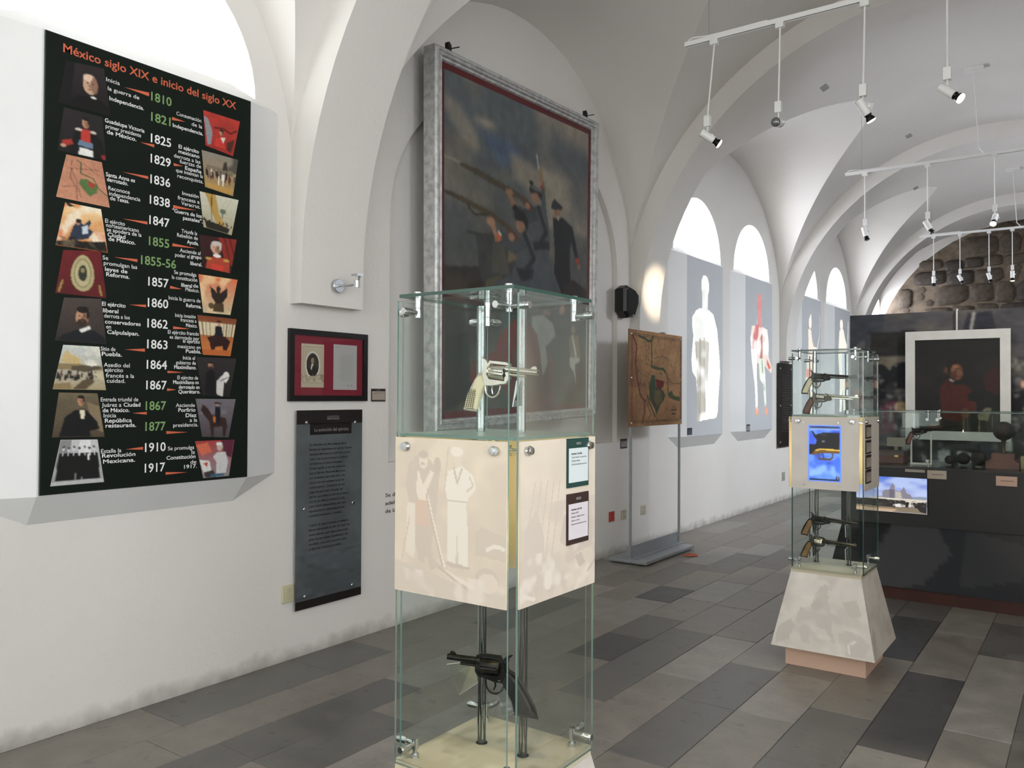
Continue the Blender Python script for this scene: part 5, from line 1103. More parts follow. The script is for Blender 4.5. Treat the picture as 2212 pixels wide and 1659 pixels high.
# ------------------------------------------------------------------ revolvers
def prism2(mb, pts, t, inset=.0012, k=0): mb.prism([(x, -t/2, z) for x, z in pts], (0, t, 0), k, inset)
def revolver(label, M_frame, M_barrel, M_grip, loc, yaw_, pitch_, L=.10, style='solid', lever=False, scale=1., rake=0., grp=None, M_cyl=None, pin=None, pistol=False):
    """local frame: muzzle towards +x, origin at the cylinder; metres"""
    r = root('revolver' if not pistol else 'pistol', label, 'revolver' if not pistol else 'pistol', loc, (0, pitch_, yaw_), grp, world=False)
    r.rotation_mode = 'XYZ'; r.scale = (scale,)*3
    M_cyl = M_cyl or M_frame
    mb = MB()
    top = [(-.024, .026), (.026, .024), (.032, .020)] if style != 'open' else []
    if style != 'open':
        prism2(mb, [(-.030, .016), (-.024, .0265), (.024, .0265), (.033, .022), (.033, .018), (-.020, .019), (-.021, -.017), (.022, -.018), (.023, .018), (.034, .018), (.035, -.014), (.028, -.024), (.010, -.028), (-.016, -.034), (-.034, -.034), (-.044, -.024), (-.042, -.006)], .013)
    else:
        prism2(mb, [(-.030, .017), (-.020, .019), (-.021, -.018), (.022, -.019), (.023, -.008), (.034, -.008), (.036, -.020), (.024, -.027), (-.016, -.033), (-.034, -.033), (-.044, -.024), (-.042, -.006)], .013)
        prism2(mb, [(.024, .020), (.036, .018), (.050, .006), (.060, -.004), (.056, -.016), (.040, -.020), (.026, -.018), (.026, .0)], .014)
    # recoil shield
    mb.lathe((-.026, 0, 0), (1, 0, 0), [(0, .010), (.003, .017), (.006, .017)], 20)
    mb.obj('frame', M_frame, r, 35)
    mb = MB(); r0 = .0068 if style != 'solid' else .0075
    mb.lathe((.022, 0, .0095), (1, 0, 0), [(0, .009), (.010, .009), (.012, r0), (L, r0*.92), (L+.002, r0*.92), (L+.002, .0042), (L-.012, .0040)], 20 if style != 'oct' else 8)
    mb.cyl((.022+.008, 0, -.002), (.022+L*(.62 if lever or style == 'solid' else .35), 0, -.002), .0035, n=12)
    mb.obj('barrel', M_barrel, r, 35)
    mb = MB(); n = 48; prof = [(-.020, .0155), (-.018, .0165), (.018, .0165), (.021, .0150)]; vs = []; fs = []
    for x, rr in prof:
        for i in range(n):
            a = 2*math.pi*i/n; fl_ = max(0, math.cos(6*a))**3*.0022 if x > -.010 or True else 0
            if x < -.005: fl_ *= .15
            vs.append((x, math.cos(a)*(rr-fl_), math.sin(a)*(rr-fl_)))
    for j in range(len(prof)-1): fs += [(j*n+i, j*n+(i+1) % n, (j+1)*n+(i+1) % n, (j+1)*n+i) for i in range(n)]
    fs += [tuple(range(n-1, -1, -1)), tuple(range(3*n, 4*n))]; mb.add(vs, fs)
    for i in range(6):
        a = math.pi/6+i*math.pi/3
        mb.cyl((.0205, math.cos(a)*.0105, math.sin(a)*.0105), (.0212, math.cos(a)*.0105, math.sin(a)*.0105), .0042, n=10, k=1)
    mb.obj('cylinder', [M_cyl, mat('bore_shadow', '#050505', .8)], r, 30)
    # grip
    mb = MB()
    rk = rake
    gp = [(-.040, -.010), (-.032, -.032), (-.040, -.050), (-.048, -.072), (-.052, -.094), (-.084, -.094), (-.082, -.082), (-.074, -.060), (-.066, -.040), (-.058, -.022), (-.050, -.012)]
    if rk: gp = [(-.038, -.008), (-.028, -.030), (-.042, -.050), (-.055, -.072), (-.062, -.096), (-.112, -.099), (-.103, -.084), (-.090, -.060), (-.076, -.038), (-.062, -.020), (-.050, -.010)]
    prism2(mb, gp, .024, .004); mb.obj('grip', M_grip, r, 50)
    bs = [(-.042, -.006), (-.053, -.011), (-.062, -.024), (-.071, -.042), (-.079, -.062), (-.086, -.086), (-.088, -.096), (-.050, -.096)] if not rk else [(-.042, -.006), (-.053, -.010), (-.066, -.020), (-.080, -.038), (-.094, -.060), (-.107, -.084), (-.115, -.100), (-.060, -.098)]
    mb = MB(); mb.tube([(x, 0, z) for x, z in bs], [.005, .0045, .004, .004, .004, .004, .004, .003], 8)
    mb.obj('back_strap', M_frame, r, 50)
    mb = MB(); c0 = (-.012, -.040); mb.tube([(-.034, 0, -.034)]+[(-.012-.021*math.cos(t*math.pi/10), 0, -.036-.024*math.sin(t*math.pi/10)) for t in range(0, 11)]+[(.010, 0, -.030)], .0023, 8); mb.obj('trigger_guard', M_frame, r, 60)
    mb = MB(); mb.tube([(-.012, 0, -.032), (-.014, 0, -.042), (-.010, 0, -.052)], [.0025, .002, .0015], 8); mb.obj('trigger', M_frame, r, 60)
    mb = MB(); prism2(mb, [(-.034, .004), (-.028, .016), (-.036, .026), (-.048, .032), (-.052, .030), (-.044, .024), (-.042, .010), (-.044, -.004)], .006, .0005); mb.obj('hammer', M_frame, r, 50)
    mb = MB(); xs = .022+L; prism2(mb, [(xs-.020, .0155), (xs-.014, .022), (xs-.006, .0235), (xs-.003, .020), (xs-.003, .0155)], .0025, .0003); mb.obj('front_sight', M_barrel, r, 50)
    if lever:
        mb = MB(); prism2(mb, [(.034, -.004), (.048, -.010), (.066, -.006), (.022+L*.80, -.001), (.022+L*.80, .003), (.05, .001), (.036, .003)], .008, .001); mb.lathe((.022+L*.78, 0, -.001), (1, 0, 0), [(0, .004), (.006, .005), (.012, .004)], 10); mb.obj('loading_lever', M_barrel, r, 50)
    return r
def bracket(name, label, pts, t, M_):     # clear acrylic plate bracket; pts in world
    r = root(name, label, 'gun bracket', tuple(pts[0])); mb = MB(); P = [Vector(p) for p in pts]; n = len(P)
    nr = (P[1]-P[0]).cross(P[2]-P[1]).normalized()*t; vs = P+[p+nr for p in P]
    mb.add(vs, [tuple(range(n-1, -1, -1)), tuple(range(n, 2*n))], 0); mb.add(vs, [(i, (i+1) % n, n+(i+1) % n, n+i) for i in range(n)], 1)
    mb.obj('plate', [acrylic, acr_edge], r); return r
g1 = revolver('nickel plated revolver with a chequered ivory grip in the near case', nickel, nickel, ivory, (-1.314, 1.785, 1.612), math.radians(2), math.radians(6), L=.085, scale=1.15)
mb = MB()
for i in range(5): mb.tube([(-.052-.005*i, -.0135, -.045), (-.056-.006*i, -.0135, -.09)], .0006, 4)
for sgn in (-1,):
    for i in range(9):
        mb.tube([(-.050-.0, sgn*.0128, -.050-.005*i), (-.076-.0008*i, sgn*.0128, -.056-.005*i)], .0006, 4)
mb.ink('chequering', mat('grip_groove', '#4a3c28', .7), g1)
g2 = revolver('dark aged revolver with a black grip low in the near case', gunblack, gunblack, blackgrip, (-1.363, 1.822, .806), math.radians(180+20), math.radians(-2), L=.078, scale=1.22, rake=.030)
g3 = revolver('black revolver with an ivory grip, topmost in the far case', gunblack, gunblack, ivory, (-1.345, 5.04, 1.672), 0, math.radians(4), L=.17, style='open', lever=True, scale=1.1)
g4 = revolver('nickel barrelled revolver with a reddish wood grip in the far case', darksteel, nickel, walnut, (-1.338, 5.04, 1.552), 0, math.radians(4), L=.17, style='open', lever=True, scale=1.1, M_cyl=nickel)
g5 = revolver('black revolver with a light brown grip under the lit screen', gunblack, gunblack, oakgrip, (-1.345, 5.04, .828), 0, math.radians(5), L=.17, style='open', lever=True, scale=1.1)
g6 = revolver('steel revolver with a brown grip, lowest in the far case', darksteel, darksteel, oakgrip, (-1.350, 5.04, .697), 0, math.radians(4), L=.17, lever=True, scale=1.1, M_cyl=nickel)
bracket('gun_bracket', 'clear acrylic bracket under the muzzle of the dark aged revolver', [(-1.50, 1.80, .790), (-1.438, 1.84, .800), (-1.436, 1.862, .735), (-1.478, 1.83, .700)], .003, acrylic)
bracket('gun_bracket', 'clear acrylic bracket under the trigger of the dark aged revolver', [(-1.335, 1.82, .772), (-1.294, 1.86, .780), (-1.293, 1.862, .690), (-1.33, 1.83, .672)], .003, acrylic)
bracket('gun_bracket', 'clear acrylic bracket under the muzzle of the nickel plated revolver', [(-1.262, 1.80, 1.590), (-1.29, 1.865, 1.590), (-1.29, 1.865, 1.522), (-1.275, 1.80, 1.520)], .003, acrylic)
bracket('gun_bracket', 'clear acrylic bracket under the ivory grip of the nickel plated revolver', [(-1.41, 1.82, 1.575), (-1.434, 1.86, 1.575), (-1.434, 1.86, 1.522), (-1.405, 1.82, 1.520)], .003, acrylic)
for (x, z, nm, h_) in ((-1.37, 1.645, 'grip end of the topmost far revolver', .05), (-1.196, 1.655, 'barrel of the topmost far revolver', .06), (-1.37, 1.525, 'grip end of the red gripped far revolver', .05), (-1.196, 1.535, 'barrel of the red gripped far revolver', .06),
                   (-1.385, .800, 'grip end of the black revolver below the screen', .06), (-1.196, .805, 'barrel of the black revolver below the screen', .07), (-1.385, .662, 'grip end of the lowest far revolver', .06), (-1.196, .668, 'barrel of the lowest far revolver', .07)):
    bracket('gun_bracket', 'clear acrylic bracket holding the '+nm, [(x, 5.035, z), (x, 5.112, z), (x, 5.112, z-h_), (x, 5.045, z-h_)], .004, acrylic)

# ------------------------------------------------------------------ the old map on its steel stand
ms = root('map_stand', 'old brown territorial map on a tall brushed steel floor stand', 'map stand', (-3.55, 7.45, 0))
steel = mat('satin_steel', '#a2a7aa', .38, .35, var=.1, vscale=20)
mx = -3.53
mb = MB(); mb.prism([(-3.735, 6.83, .012), (-3.345, 6.83, .012), (-3.345, 7.92, .012), (-3.735, 7.92, .012)], (0, 0, .03), inset=.003); mb.box(-3.60, -3.47, 6.86, 7.97, .042, .052); mb.obj('base_plate', steel, ms)
mb = MB(); mb.box(mx-.03, mx-.014, 6.86, 7.99, .05, .15); mb.obj('upstand', steel, ms)
for y in (6.875, 7.965):
    mb = MB(); mb.box(mx-.014, mx+.006, y-.010, y+.010, .05, 2.16); mb.obj('post', steel, ms)
mb = MB(); mb.box(mx-.03, mx+.012, 6.79, 8.0, 1.272, 2.172) if 0 else mb.box(mx+.006, mx+.016, 6.80, 7.985, 1.265, 2.172); mb.obj('board', mat('map_board_edge', '#7b5a3c', .6), ms)
mapc = [(mx+.0168, 6.80, 2.172), (mx+.0168, 7.985, 2.172), (mx+.0168, 7.985, 1.265), (mx+.0168, 6.80, 1.265)]
ol, gr = '#3a3a28', '#3d4a2e'
picture('map_print', mapc, [('g', '#9a7450', '#8f6b48'), ('n', .14, 6, 9), ('c', '#a98560', .5, 5, 7, .52), ('c', '#74533a', .5, 4, 6, .55), ('r', ('#6e4a38', .45), 0, .30, .22, .6), ('r', ('#7a553c', .4), .0, .0, .14, 1),
  ('l', '#3b2a1c', .004, [(.04, .04), (.97, .04), (.97, .96), (.04, .96), (.04, .04)]), ('l', '#4a3624', .002, [(.06, .06), (.95, .06), (.95, .94), (.06, .94), (.06, .06)]),
  ('l', '#5e2a20', .010, [(.06, .06), (.13, .16), (.11, .34), (.15, .54), (.2, .68), (.28, .74), (.27, .86), (.23, .97)]), ('l', gr, .014, [(.17, .06), (.26, .075), (.34, .105), (.40, .09), (.42, .05)]), ('l', gr, .008, [(.40, .09), (.40, .36)]), ('l', ol, .003, [(.30, .14), (.30, .34), (.38, .36)]), ('l', ol, .003, [(.345, .14), (.34, .32)]), ('l', ol, .003, [(.37, .12), (.37, .33)]),
  ('l', gr, .016, [(.40, .37), (.50, .385), (.62, .39), (.66, .42)]), ('l', gr, .008, [(.66, .40), (.70, .48), (.72, .66)]), ('p', '#364530', [(.40, .46), (.46, .46), (.48, .58), (.62, .62), (.66, .68), (.62, .74), (.56, .78), (.50, .88), (.44, .80), (.36, .72), (.35, .58)]), ('p', '#5c5238', [(.46, .62), (.58, .62), (.60, .74), (.50, .80), (.44, .72)]), ('p', '#5e1f1e', [(.47, .50), (.64, .52), (.63, .57), (.56, .62), (.49, .58)]),
  ('l', '#3e3020', .009, [(.32, .68), (.36, .76), (.42, .84), (.46, .90)]), ('l', '#4a2a20', .008, [(.40, .68), (.48, .78)]), ('l', ol, .005, [(.30, .72), (.36, .84), (.40, .88), (.34, .92)]), ('l', ol, .003, [(.46, .86), (.54, .97)]), ('p', gr, [(.70, .66), (.78, .62), (.84, .68), (.96, .69), (.96, .74), (.86, .73), (.74, .70)]), ('l', ol, .004, [(.70, .48), (.80, .54), (.96, .54)]), ('l', ol, .003, [(.44, .28), (.6, .25), (.74, .28), (.80, .36), (.84, .44)]), ('l', ol, .003, [(.94, .10), (.90, .26), (.84, .42)]), ('l', ol, .002, [(.44, .36), (.56, .28), (.66, .12)]), ('l', ol, .002, [(.18, .44), (.36, .50)]), ('l', ol, .002, [(.12, .20), (.30, .15)]), ('c', '#3c3022', .6, 26, 34, .66, .05, .7),
  ('r', '#4a3624', .78, .800, .88, .806), ('r', '#40301f', .775, .828, .89, .842), ('r', '#4a3624', .80, .858, .86, .864), ('r', '#40301f', .79, .875, .87, .892), ('r', '#4a3624', .81, .912, .86, .918), ('r', '#4a3624', .58, .945, .70, .950)], 150, 170, print_mat('map_paper', .6, spec=.3), ms, seed=77, grain=.12)
mb = MB()
for y in (6.85, 7.95):
    for z in (1.30, 1.72, 2.13): mb.lathe((mx+.016, y, z), (1, 0, 0), [(0, .012), (.006, .009)], 10)
mb.box(mx-.01, mx+.03, 7.50, 7.56, 2.172, 2.185); mb.each('fixing_stud', chrome, ms, 40)

# orange paper scrap on the floor
o = root('paper_scrap', 'small orange paper scrap on the floor by the map stand foot', 'paper', (-3.24, 7.56, 0))
mb = MB(); mb.add([(-3.30, 7.50, .003), (-3.22, 7.48, .006), (-3.16, 7.56, .004), (-3.20, 7.64, .012), (-3.27, 7.60, .016)], [(0, 1, 2, 3, 4)]); mb.obj('sheet', mat('orange_paper', '#b5552f', .7), o)
# ================================================================== COUNTER, ITS GLASS TOP AND THE MURAL BEHIND
blk = mat('matt_black_laminate', '#14120f', .45, var=.15, vscale=2)
ct = root('display_counter', 'long black display counter with slate skirt and brown plinth', 'counter', (-.2, 7.55, 0))
xl, xr, yf, yb_ = -1.745, 1.35, 7.20, 7.92
mb = MB(); mb.box(xl, xr, yf, yb_, .53, .985); mb.obj('cabinet', blk, ct)
mb = MB(); mb.box(xl-.012, xr+.012, yf-.012, yb_+.012, .985, 1.002); mb.obj('worktop', mat('black_worktop', '#1a1a1a', .2, spec=.6), ct)
mb = MB(); fl_ = .32; vs = [(xl+.01, yf+.01, .53), (xr-.01, yf+.01, .53), (xr-.01, yb_-.01, .53), (xl+.01, yb_-.01, .53), (xl-.03, yf-fl_, .095), (xr+.03, yf-fl_, .095), (xr+.03, yb_, .095), (xl-.03, yb_, .095)]
mb.add(vs, [(0, 1, 2, 3), (4, 7, 6, 5), (0, 4, 5, 1), (1, 5, 6, 2), (2, 6, 7, 3), (3, 7, 4, 0)]); mb.obj('skirt', mat('slate_skirt', '#33363a', .5), ct)
e = .0015
picture('skirt_print', [(xl+.01, yf+.01-e, .53+e), (xr-.01, yf+.01-e, .53+e), (xr+.03, yf-fl_-e, .095+e), (xl-.03, yf-fl_-e, .095+e)], [('g', '#2e3135', '#2b2e33'), ('p', '#46474a', [(.13, -.1), (.22, -.1), (.27, .4), (.22, .9), (.14, 1.1), (.06, 1.1), (.10, .5)]), ('p', '#1e2023', [(0, 0), (.12, 0), (.09, .5), (.06, 1), (0, 1)]), ('p', '#3a3c40', [(.3, 0), (.45, .2), (.42, .7), (.3, .9)]), ('p', '#25272b', [(.5, .1), (.8, 0), (.9, 1), (.55, 1)])], 120, 20, print_mat('matt_print', .5), ct, seed=2)
mb = MB(); mb.box(xl, xr, yf-fl_+.02, yb_-.05, 0, .096); mb.obj('plinth', mat('reddish_brown_plinth', '#4a241a', .55, var=.3, vscale=5), ct)
# glass box on the counter
gc = root('glass_hood', 'long low glass hood standing on the black counter', 'glass hood', (-.2, 7.55, 1.002))
ztop = 1.432
for nm, (a, b, c, d) in (('front_pane', (xl+.04, xr-.04, yf+.03, yf+.038)), ('back_pane', (xl+.04, xr-.04, yb_-.038, yb_-.03)), ('end_pane', (xl+.03, xl+.038, yf+.04, yb_-.04)), ('end_pane', (xr-.038, xr-.03, yf+.04, yb_-.04))):
    mb = MB(); vs = [(x, y, z) for z in (1.004, ztop-.006) for x, y in ((a, c), (b, c), (b, d), (a, d))]
    big = [(0, 1, 5, 4), (2, 3, 7, 6)] if b-a > d-c else [(1, 2, 6, 5), (3, 0, 4, 7)]; oth = [f for f in [(0, 1, 5, 4), (1, 2, 6, 5), (2, 3, 7, 6), (3, 0, 4, 7), (0, 3, 2, 1), (4, 5, 6, 7)] if f not in big]
    mb.add(vs, big, 0); mb.add(vs, oth, 1); mb.obj(nm, [glass, glass_edge], gc)
mb = MB(); vs = [(x, y, z) for z in (ztop, ztop+.008) for x, y in ((xl+.02, yf+.02), (xr-.02, yf+.02), (xr-.02, yb_-.02), (xl+.02, yb_-.02))]
mb.add(vs, [(0, 3, 2, 1), (4, 5, 6, 7)], 0); mb.add(vs, [(0, 1, 5, 4), (1, 2, 6, 5), (2, 3, 7, 6), (3, 0, 4, 7)], 1); mb.obj('top_pane', [glass, glass_edge], gc)
for x, y in ((-1.10, yf+.07), (-1.03, yf+.07), (-.43, yf+.07), (-1.66, yf+.07), (.3, yf+.07), (-1.10, yb_-.07), (-.43, yb_-.07)):
    mb = MB(); mb.cyl((x, y, ztop-.055), (x, y, ztop+.012), .007, n=10); mb.lathe((x, y, ztop+.008), (0, 0, 1), [(0, .012), (.008, .011)], 12); mb.cyl((x, y, ztop-.055), (x, y-.045 if y < 7.5 else y+.045, ztop-.055), .007, n=10); mb.lathe((x, y-.03 if y < 7.5 else y+.03, ztop-.055), (0, -1 if y < 7.5 else 1, 0), [(0, .012), (.018, .012)], 12); mb.each('clamp', chrome, gc, 40)
for x in (-1.10, -.43):
    mb = MB(); mb.cyl((x, yf+.07, 1.003), (x, yf+.07, 1.05), .007, n=10); mb.cyl((x, yf+.07, 1.05), (x, yf+.02, 1.05), .007, n=10); mb.lathe((x, yf+.035, 1.05), (0, -1, 0), [(0, .012), (.02, .012)], 12); mb.each('clamp', chrome, gc, 40)
# lit screen set in the counter front
sc = root('monitor', 'lit monitor showing a painted cathedral square, set in the counter front', 'monitor', (-1.28, yf, .63))
mb = MB(); mb.box(-1.625, -1.093, yf-.016, yf-.001, .628, .914); bz = mb.obj('bezel', blackp, sc)
sky = [('g', '#5b7fe0', '#dfe8fb'), ('c', '#cfdcfa', .9, 3, 4, .45, 0, .5)]
picture('screen', [(-1.622, yf-.0175, .911), (-1.096, yf-.0175, .911), (-1.096, yf-.0175, .631), (-1.622, yf-.0175, .631)], [('g', '#4f76dd', '#e8edf8'), ('c', '#c3d4fa', .8, 3, 4, .46, 0, .5), ('p', '#8f9bb0', [(.30, .56), (1, .52), (1, .60), (.3, .62)]),
  ('p', '#8b8692', [(.38, .62), (.38, .42), (.42, .38), (.48, .36), (.50, .24), (.525, .17), (.55, .24), (.56, .38), (.62, .40), (.66, .34), (.68, .26), (.70, .34), (.72, .44), (.78, .48), (.80, .60)]), ('p', '#c2b8b0', [(.56, .40), (.64, .42), (.66, .62), (.56, .62)]), ('p', '#6e6a78', [(.48, .36), (.55, .36), (.55, .62), (.48, .62)]),
  ('p', '#e0d8c8', [(.2, .60), (1, .60), (1, .80), (.2, .84)]), ('p', '#8a7a66', [(0, .80), (1, .84), (1, 1), (0, 1)]), ('p', '#c9a988', [(0, .90), (.6, .92), (.5, 1), (0, 1)]), ('p', '#282422', [(0, .66), (.25, .64), (.7, .66), (.74, .84), (.4, .86), (0, .84)]), ('p', '#2b2725', [(.82, .70), (1, .66), (1, .98), (.9, .94)]), ('c', '#c9c0b4', .8, 34, 22, .64, .60, .72), ('e', '#ece9e6', .62, .80, .09, .045), ('p', '#141214', [(.72, .68), (.76, .70), (.74, .84), (.70, .80)]), ('p', '#171415', [(.80, .70), (.84, .69), (.88, .84), (.83, .84)]), ('c', '#4b4440', .8, 20, 14, .58, .64, .88)], 120, 74, print_mat('lit_screen', .3, SCREEN*.9), bz, seed=12)
for nm, lab, x0, x1, z0, z1, pale in (('shelf_label', 'narrow pale label on the counter edge left of its neighbours', -1.255, -1.112, .958, .980, '#a09a8f'), ('shelf_label', 'pale card label on the counter front right of the lit monitor', -1.095, -.960, .915, .980, '#b5a999'), ('shelf_label', 'pinkish card label on the counter front at its right', -.627, -.490, .890, .962, '#b79d90')):
    r = root(nm, lab, 'label', (x0, yf, z0)); mb = MB(); mb.box(x0, x1, yf-.012, yf-.001, z0, z1); mb.obj('card', mat('card_'+pale, pale, .6), r)
    if z1-z0 > .03: mb = MB(); mb.box(x0+.03, x1-.02, yf-.0125, yf-.0119, (z0+z1)/2, (z0+z1)/2+.004); mb.obj('print', mat('dark_ink', '#3a3634', .6), r)
# mural partition
mu = root('mural_partition', 'tall grey and blue painted mural partition behind the counter', 'partition', (-.2, 8.13, 0))
mb = MB(); mb.box(-1.885, 1.45, 8.105, 8.16, 0, 2.312); mb.obj('panel', mat('charcoal_panel', '#2a2b2e', .6), mu)
W3 = 3.335
def mx_(x): return (x+1.885)/W3
picture('mural_print', [(-1.885, 8.1035, 2.312), (1.45, 8.1035, 2.312), (1.45, 8.1035, .9), (-1.885, 8.1035, .9)], [('g', '#424246', '#2e2e31'), ('n', .22, 14, 8), ('c', '#57544e', .7, 10, 6, .5, 0, .4),
  ('p', '#32353d', [(0, 0), (.09, 0), (.085, .12), (.055, .14), (.04, .32), (0, .34)]), ('p', '#4a4a4c', [(0, .22), (.04, .16), (.035, .34), (0, .34)]), ('p', '#232323', [(.055, .12), (.17, .11), (.17, .27), (.05, .27)]), ('p', '#5b564c', [(.06, .28), (.17, .28), (.17, .5), (.06, .5)]), ('p', '#2b2d36', [(.29, .02), (.345, .01), (.36, .18), (.40, .5), (.40, .9), (.28, .9), (.27, .2)]), ('l', '#8c8c88', .003, [(.305, .02), (.298, .12)]),
  ('e', '#14161a', .075, .44, .035, .12), ('e', '#15171b', .135, .40, .035, .09), ('p', '#2a2a2c', [(.09, .46), (.12, .44), (.13, .60), (.10, .64)]), ('p', '#4a2230', [(.085, .58), (.12, .56), (.135, .76), (.08, .78)]), ('e', '#9a8358', .130, .60, .014, .035), ('p', '#8c8a86', [(.105, .60), (.112, .68), (.10, .70)]), ('p', '#1a1c22', [(.12, .64), (.16, .62), (.17, .8), (.12, .8)]), ('p', '#4d5152', [(.0, .44), (.05, .48), (.055, .72), (.02, .76), (0, .7)]), ('p', '#6b5b52', [(.01, .5), (.03, .48), (.04, .60), (.015, .62)]), ('c', '#6f6f6b', .6, 40, 20, .62, .42, .85), ('c', '#141416', .8, 26, 14, .6, .45, 1.),
  ('p', '#8d908f', [(.13, .74), (.15, .72), (.155, .86), (.135, .9)]), ('p', '#1f2126', [(.16, .85), (.30, .85), (.30, 1), (.16, 1)]), ('p', '#95999a', [(.22, .87), (.25, .86), (.25, .98), (.225, .96)]), ('p', '#9a9d9c', [(.265, .87), (.30, .88), (.30, .97), (.275, .96)]), ('p', '#9fa09c', [(.40, .55), (.42, .55), (.42, .62), (.40, .62)]), ('p', '#b88f7e', [(.408, .44), (.43, .43), (.43, .48), (.408, .48)]), ('p', '#191a1e', [(.36, .5), (.42, .5), (.43, 1), (.36, 1)]), ('p', '#a3a5a0', [(.37, .78), (.39, .77), (.39, .86), (.372, .86)]),
  ('p', '#25272d', [(.5, .2), (.62, .1), (.7, .4), (.66, 1), (.5, 1)]), ('p', '#3c3a3a', [(.75, .1), (.9, .2), (.95, 1), (.72, 1)]), ('e', '#5a4a40', .57, .25, .02, .05), ('c', '#8b8a86', .5, 60, 30, .66, .3, 1.), ('c', '#17181b', .6, 44, 30, .64, .25, 1.), ('m', 1.7)], 400, 150, print_mat('mural_ink', .7, canvas=.3), mu, seed=31, soft=2, grain=.22)
# portrait hung in front of it
po = root('framed_portrait', 'dark officer portrait in a broad brushed silver frame before the mural', 'painting', (-.99, 8.02, 1.2))
mb = MB(); x0, x1, z0, z1, w = -1.393, -.589, 1.183, 2.133, .077
for (a, b, c, d) in ((x0, x1, z1-w, z1), (x0, x1, z0, z0+w), (x0, x0+w, z0+w, z1-w), (x1-w, x1, z0+w, z1-w)): mb.box(a, b, 8.0, 8.035, c, d)
mb.obj('frame', mat('brushed_silver_frame', '#cfcfcc', .42, .25, var=.08, vscale=10), po)
picture('canvas', [(x0+w, 8.022, z1-w), (x1-w, 8.022, z1-w), (x1-w, 8.022, z0+w), (x0+w, 8.022, z0+w)], [('g', '#14130f', '#100e0c'), ('n', .2, 4, 5), ('c', '#242019', .8, 3, 3, .5, .2, .7), ('p', '#3c1512', [(.80, .40), (.96, .30), (1, .34), (1, .60), (.84, .60)]), ('p', '#0a0b0e', [(.12, .66), (.24, .60), (.30, .58), (.30, .84), (.10, .84)]),
   ('p', '#54180f', [(.30, .52), (.38, .44), (.44, .46), (.60, .50), (.68, .56), (.62, .66), (.60, .84), (.52, .9), (.32, .86)]), ('p', '#48150f', [(.36, .44), (.42, .42), (.44, .54), (.38, .56)]), ('p', '#0b0c0f', [(.62, .60), (.72, .55), (.88, .56), (.96, .62), (.94, .74), (.80, .78), (.66, .70)]), ('e', '#7d4f38', .50, .355, .072, .088, -8), ('e', '#9a6a4b', .485, .33, .05, .05), ('e', '#a5724f', .475, .298, .038, .018), ('e', ('#4a2c20', .7), .475, .385, .03, .05), ('e', '#8a5a40', .525, .37, .028, .03), ('p', '#0e0b0a', [(.37, .28), (.42, .22), (.54, .22), (.55, .262), (.46, .275), (.43, .32), (.40, .36)]), ('e', '#6f4330', .37, .335, .022, .035), ('e', '#2a1710', .50, .345, .016, .007), ('l', '#1d110c', .006, [(.475, .325), (.525, .318)]), ('e', ('#5c3424', .7), .46, .39, .04, .045), ('e', '#6e3527', .54, .405, .025, .007), ('e', '#97674a', .556, .368, .016, .022), ('e', '#22120d', .54, .345, .012, .006),
   ('p', '#e0dccb', [(.42, .43), (.47, .455), (.455, .462), (.41, .44)]), ('p', '#101113', [(.45, .46), (.56, .46), (.66, .48), (.56, .49), (.46, .50)]), ('p', '#5a1a12', [(.58, .66), (.72, .68), (.72, .78), (.58, .78)]), ('e', '#6e4632', .60, .80, .05, .05), ('p', '#8f8c72', [(.74, .82), (.84, .74), (.90, .74), (.86, .88), (.76, .87)]), ('l', '#57543f', .006, [(.78, .83), (.86, .76)]), ('e', '#6b4632', .24, .95, .09, .02), ('m', .72)], 110, 130, print_mat('dark_oil_paint', .45, spec=.3), po, seed=8, soft=2, grain=.15)
mb = MB(); mb.box(x0+w*.8, x1-w*.8, 8.026, 8.034, z0+w*.8, z1-w*.8); mb.obj('backing', blackp, po)
mb = MB(); mb.cyl((-.994, 8.06, 2.11), (-.994, 8.06, 2.305), .008, n=10); mb.tube([(-.994, 8.06, 2.3), (-.994, 8.08, 2.322), (-.994, 8.13, 2.318)], .006, 8); mb.tube([(-.994, 8.06, 2.115), (-.994, 8.04, 2.11), (-.994, 8.03, 2.09)], .005, 8); mb.each('hanging_rod', mat('white_rod', '#d8d8d4', .35, .3), po, 50)

# things in the glass hood
ZT = 1.003
pst = revolver('long dark pistol with a wooden grip on clear posts inside the glass hood', gunblack, gunblack, walnut, (-1.205, 7.47, 1.277), 0, math.radians(-3), L=.20, style='open', lever=False, scale=1.12, pistol=True)
r = root('pistol_stand', 'clear two post stand under the long pistol', 'stand', (-1.19, 7.47, ZT))
mb = MB(); mb.box(-1.262, -1.10, 7.44, 7.50, ZT, ZT+.012); mb.obj('foot', mat('pale_acrylic', '#c9c7bd', .2), r)
for x, zt in ((-1.256, 1.235), (-1.108, 1.258)):
    mb = MB(); mb.box(x-.006, x+.006, 7.462, 7.478, ZT+.012, zt); mb.obj('post', mat('pale_acrylic', '#c9c7bd', .2), r)
iron = mat('rusty_cast_iron', '#1d1917', .7, bump=.5, bscale=60, var=.4, vscale=20)
for x, y, rr, lab in ((-.886, 7.56, .050, 'left of the two iron cannonballs resting in the glass hood'), (-.772, 7.50, .058, 'right of the two iron cannonballs resting in the glass hood'), (-.985, 7.54, .036, 'small round iron ball left of the two large cannonballs')):
    r = root('cannonball', lab, 'cannonball', (x, y, ZT), group='iron balls in the glass hood'); mb = MB(); mb.sphere((x, y, ZT+rr+.006), rr, 24, 16); mb.obj('ball', iron, r, 60)
    mb = MB(); mb.lathe((x, y, ZT), (0, 0, 1), [(0, rr*.45), (.008, rr*.4)], 16); mb.obj('ring_stand', mat('dull_acrylic', '#77756d', .3), r)
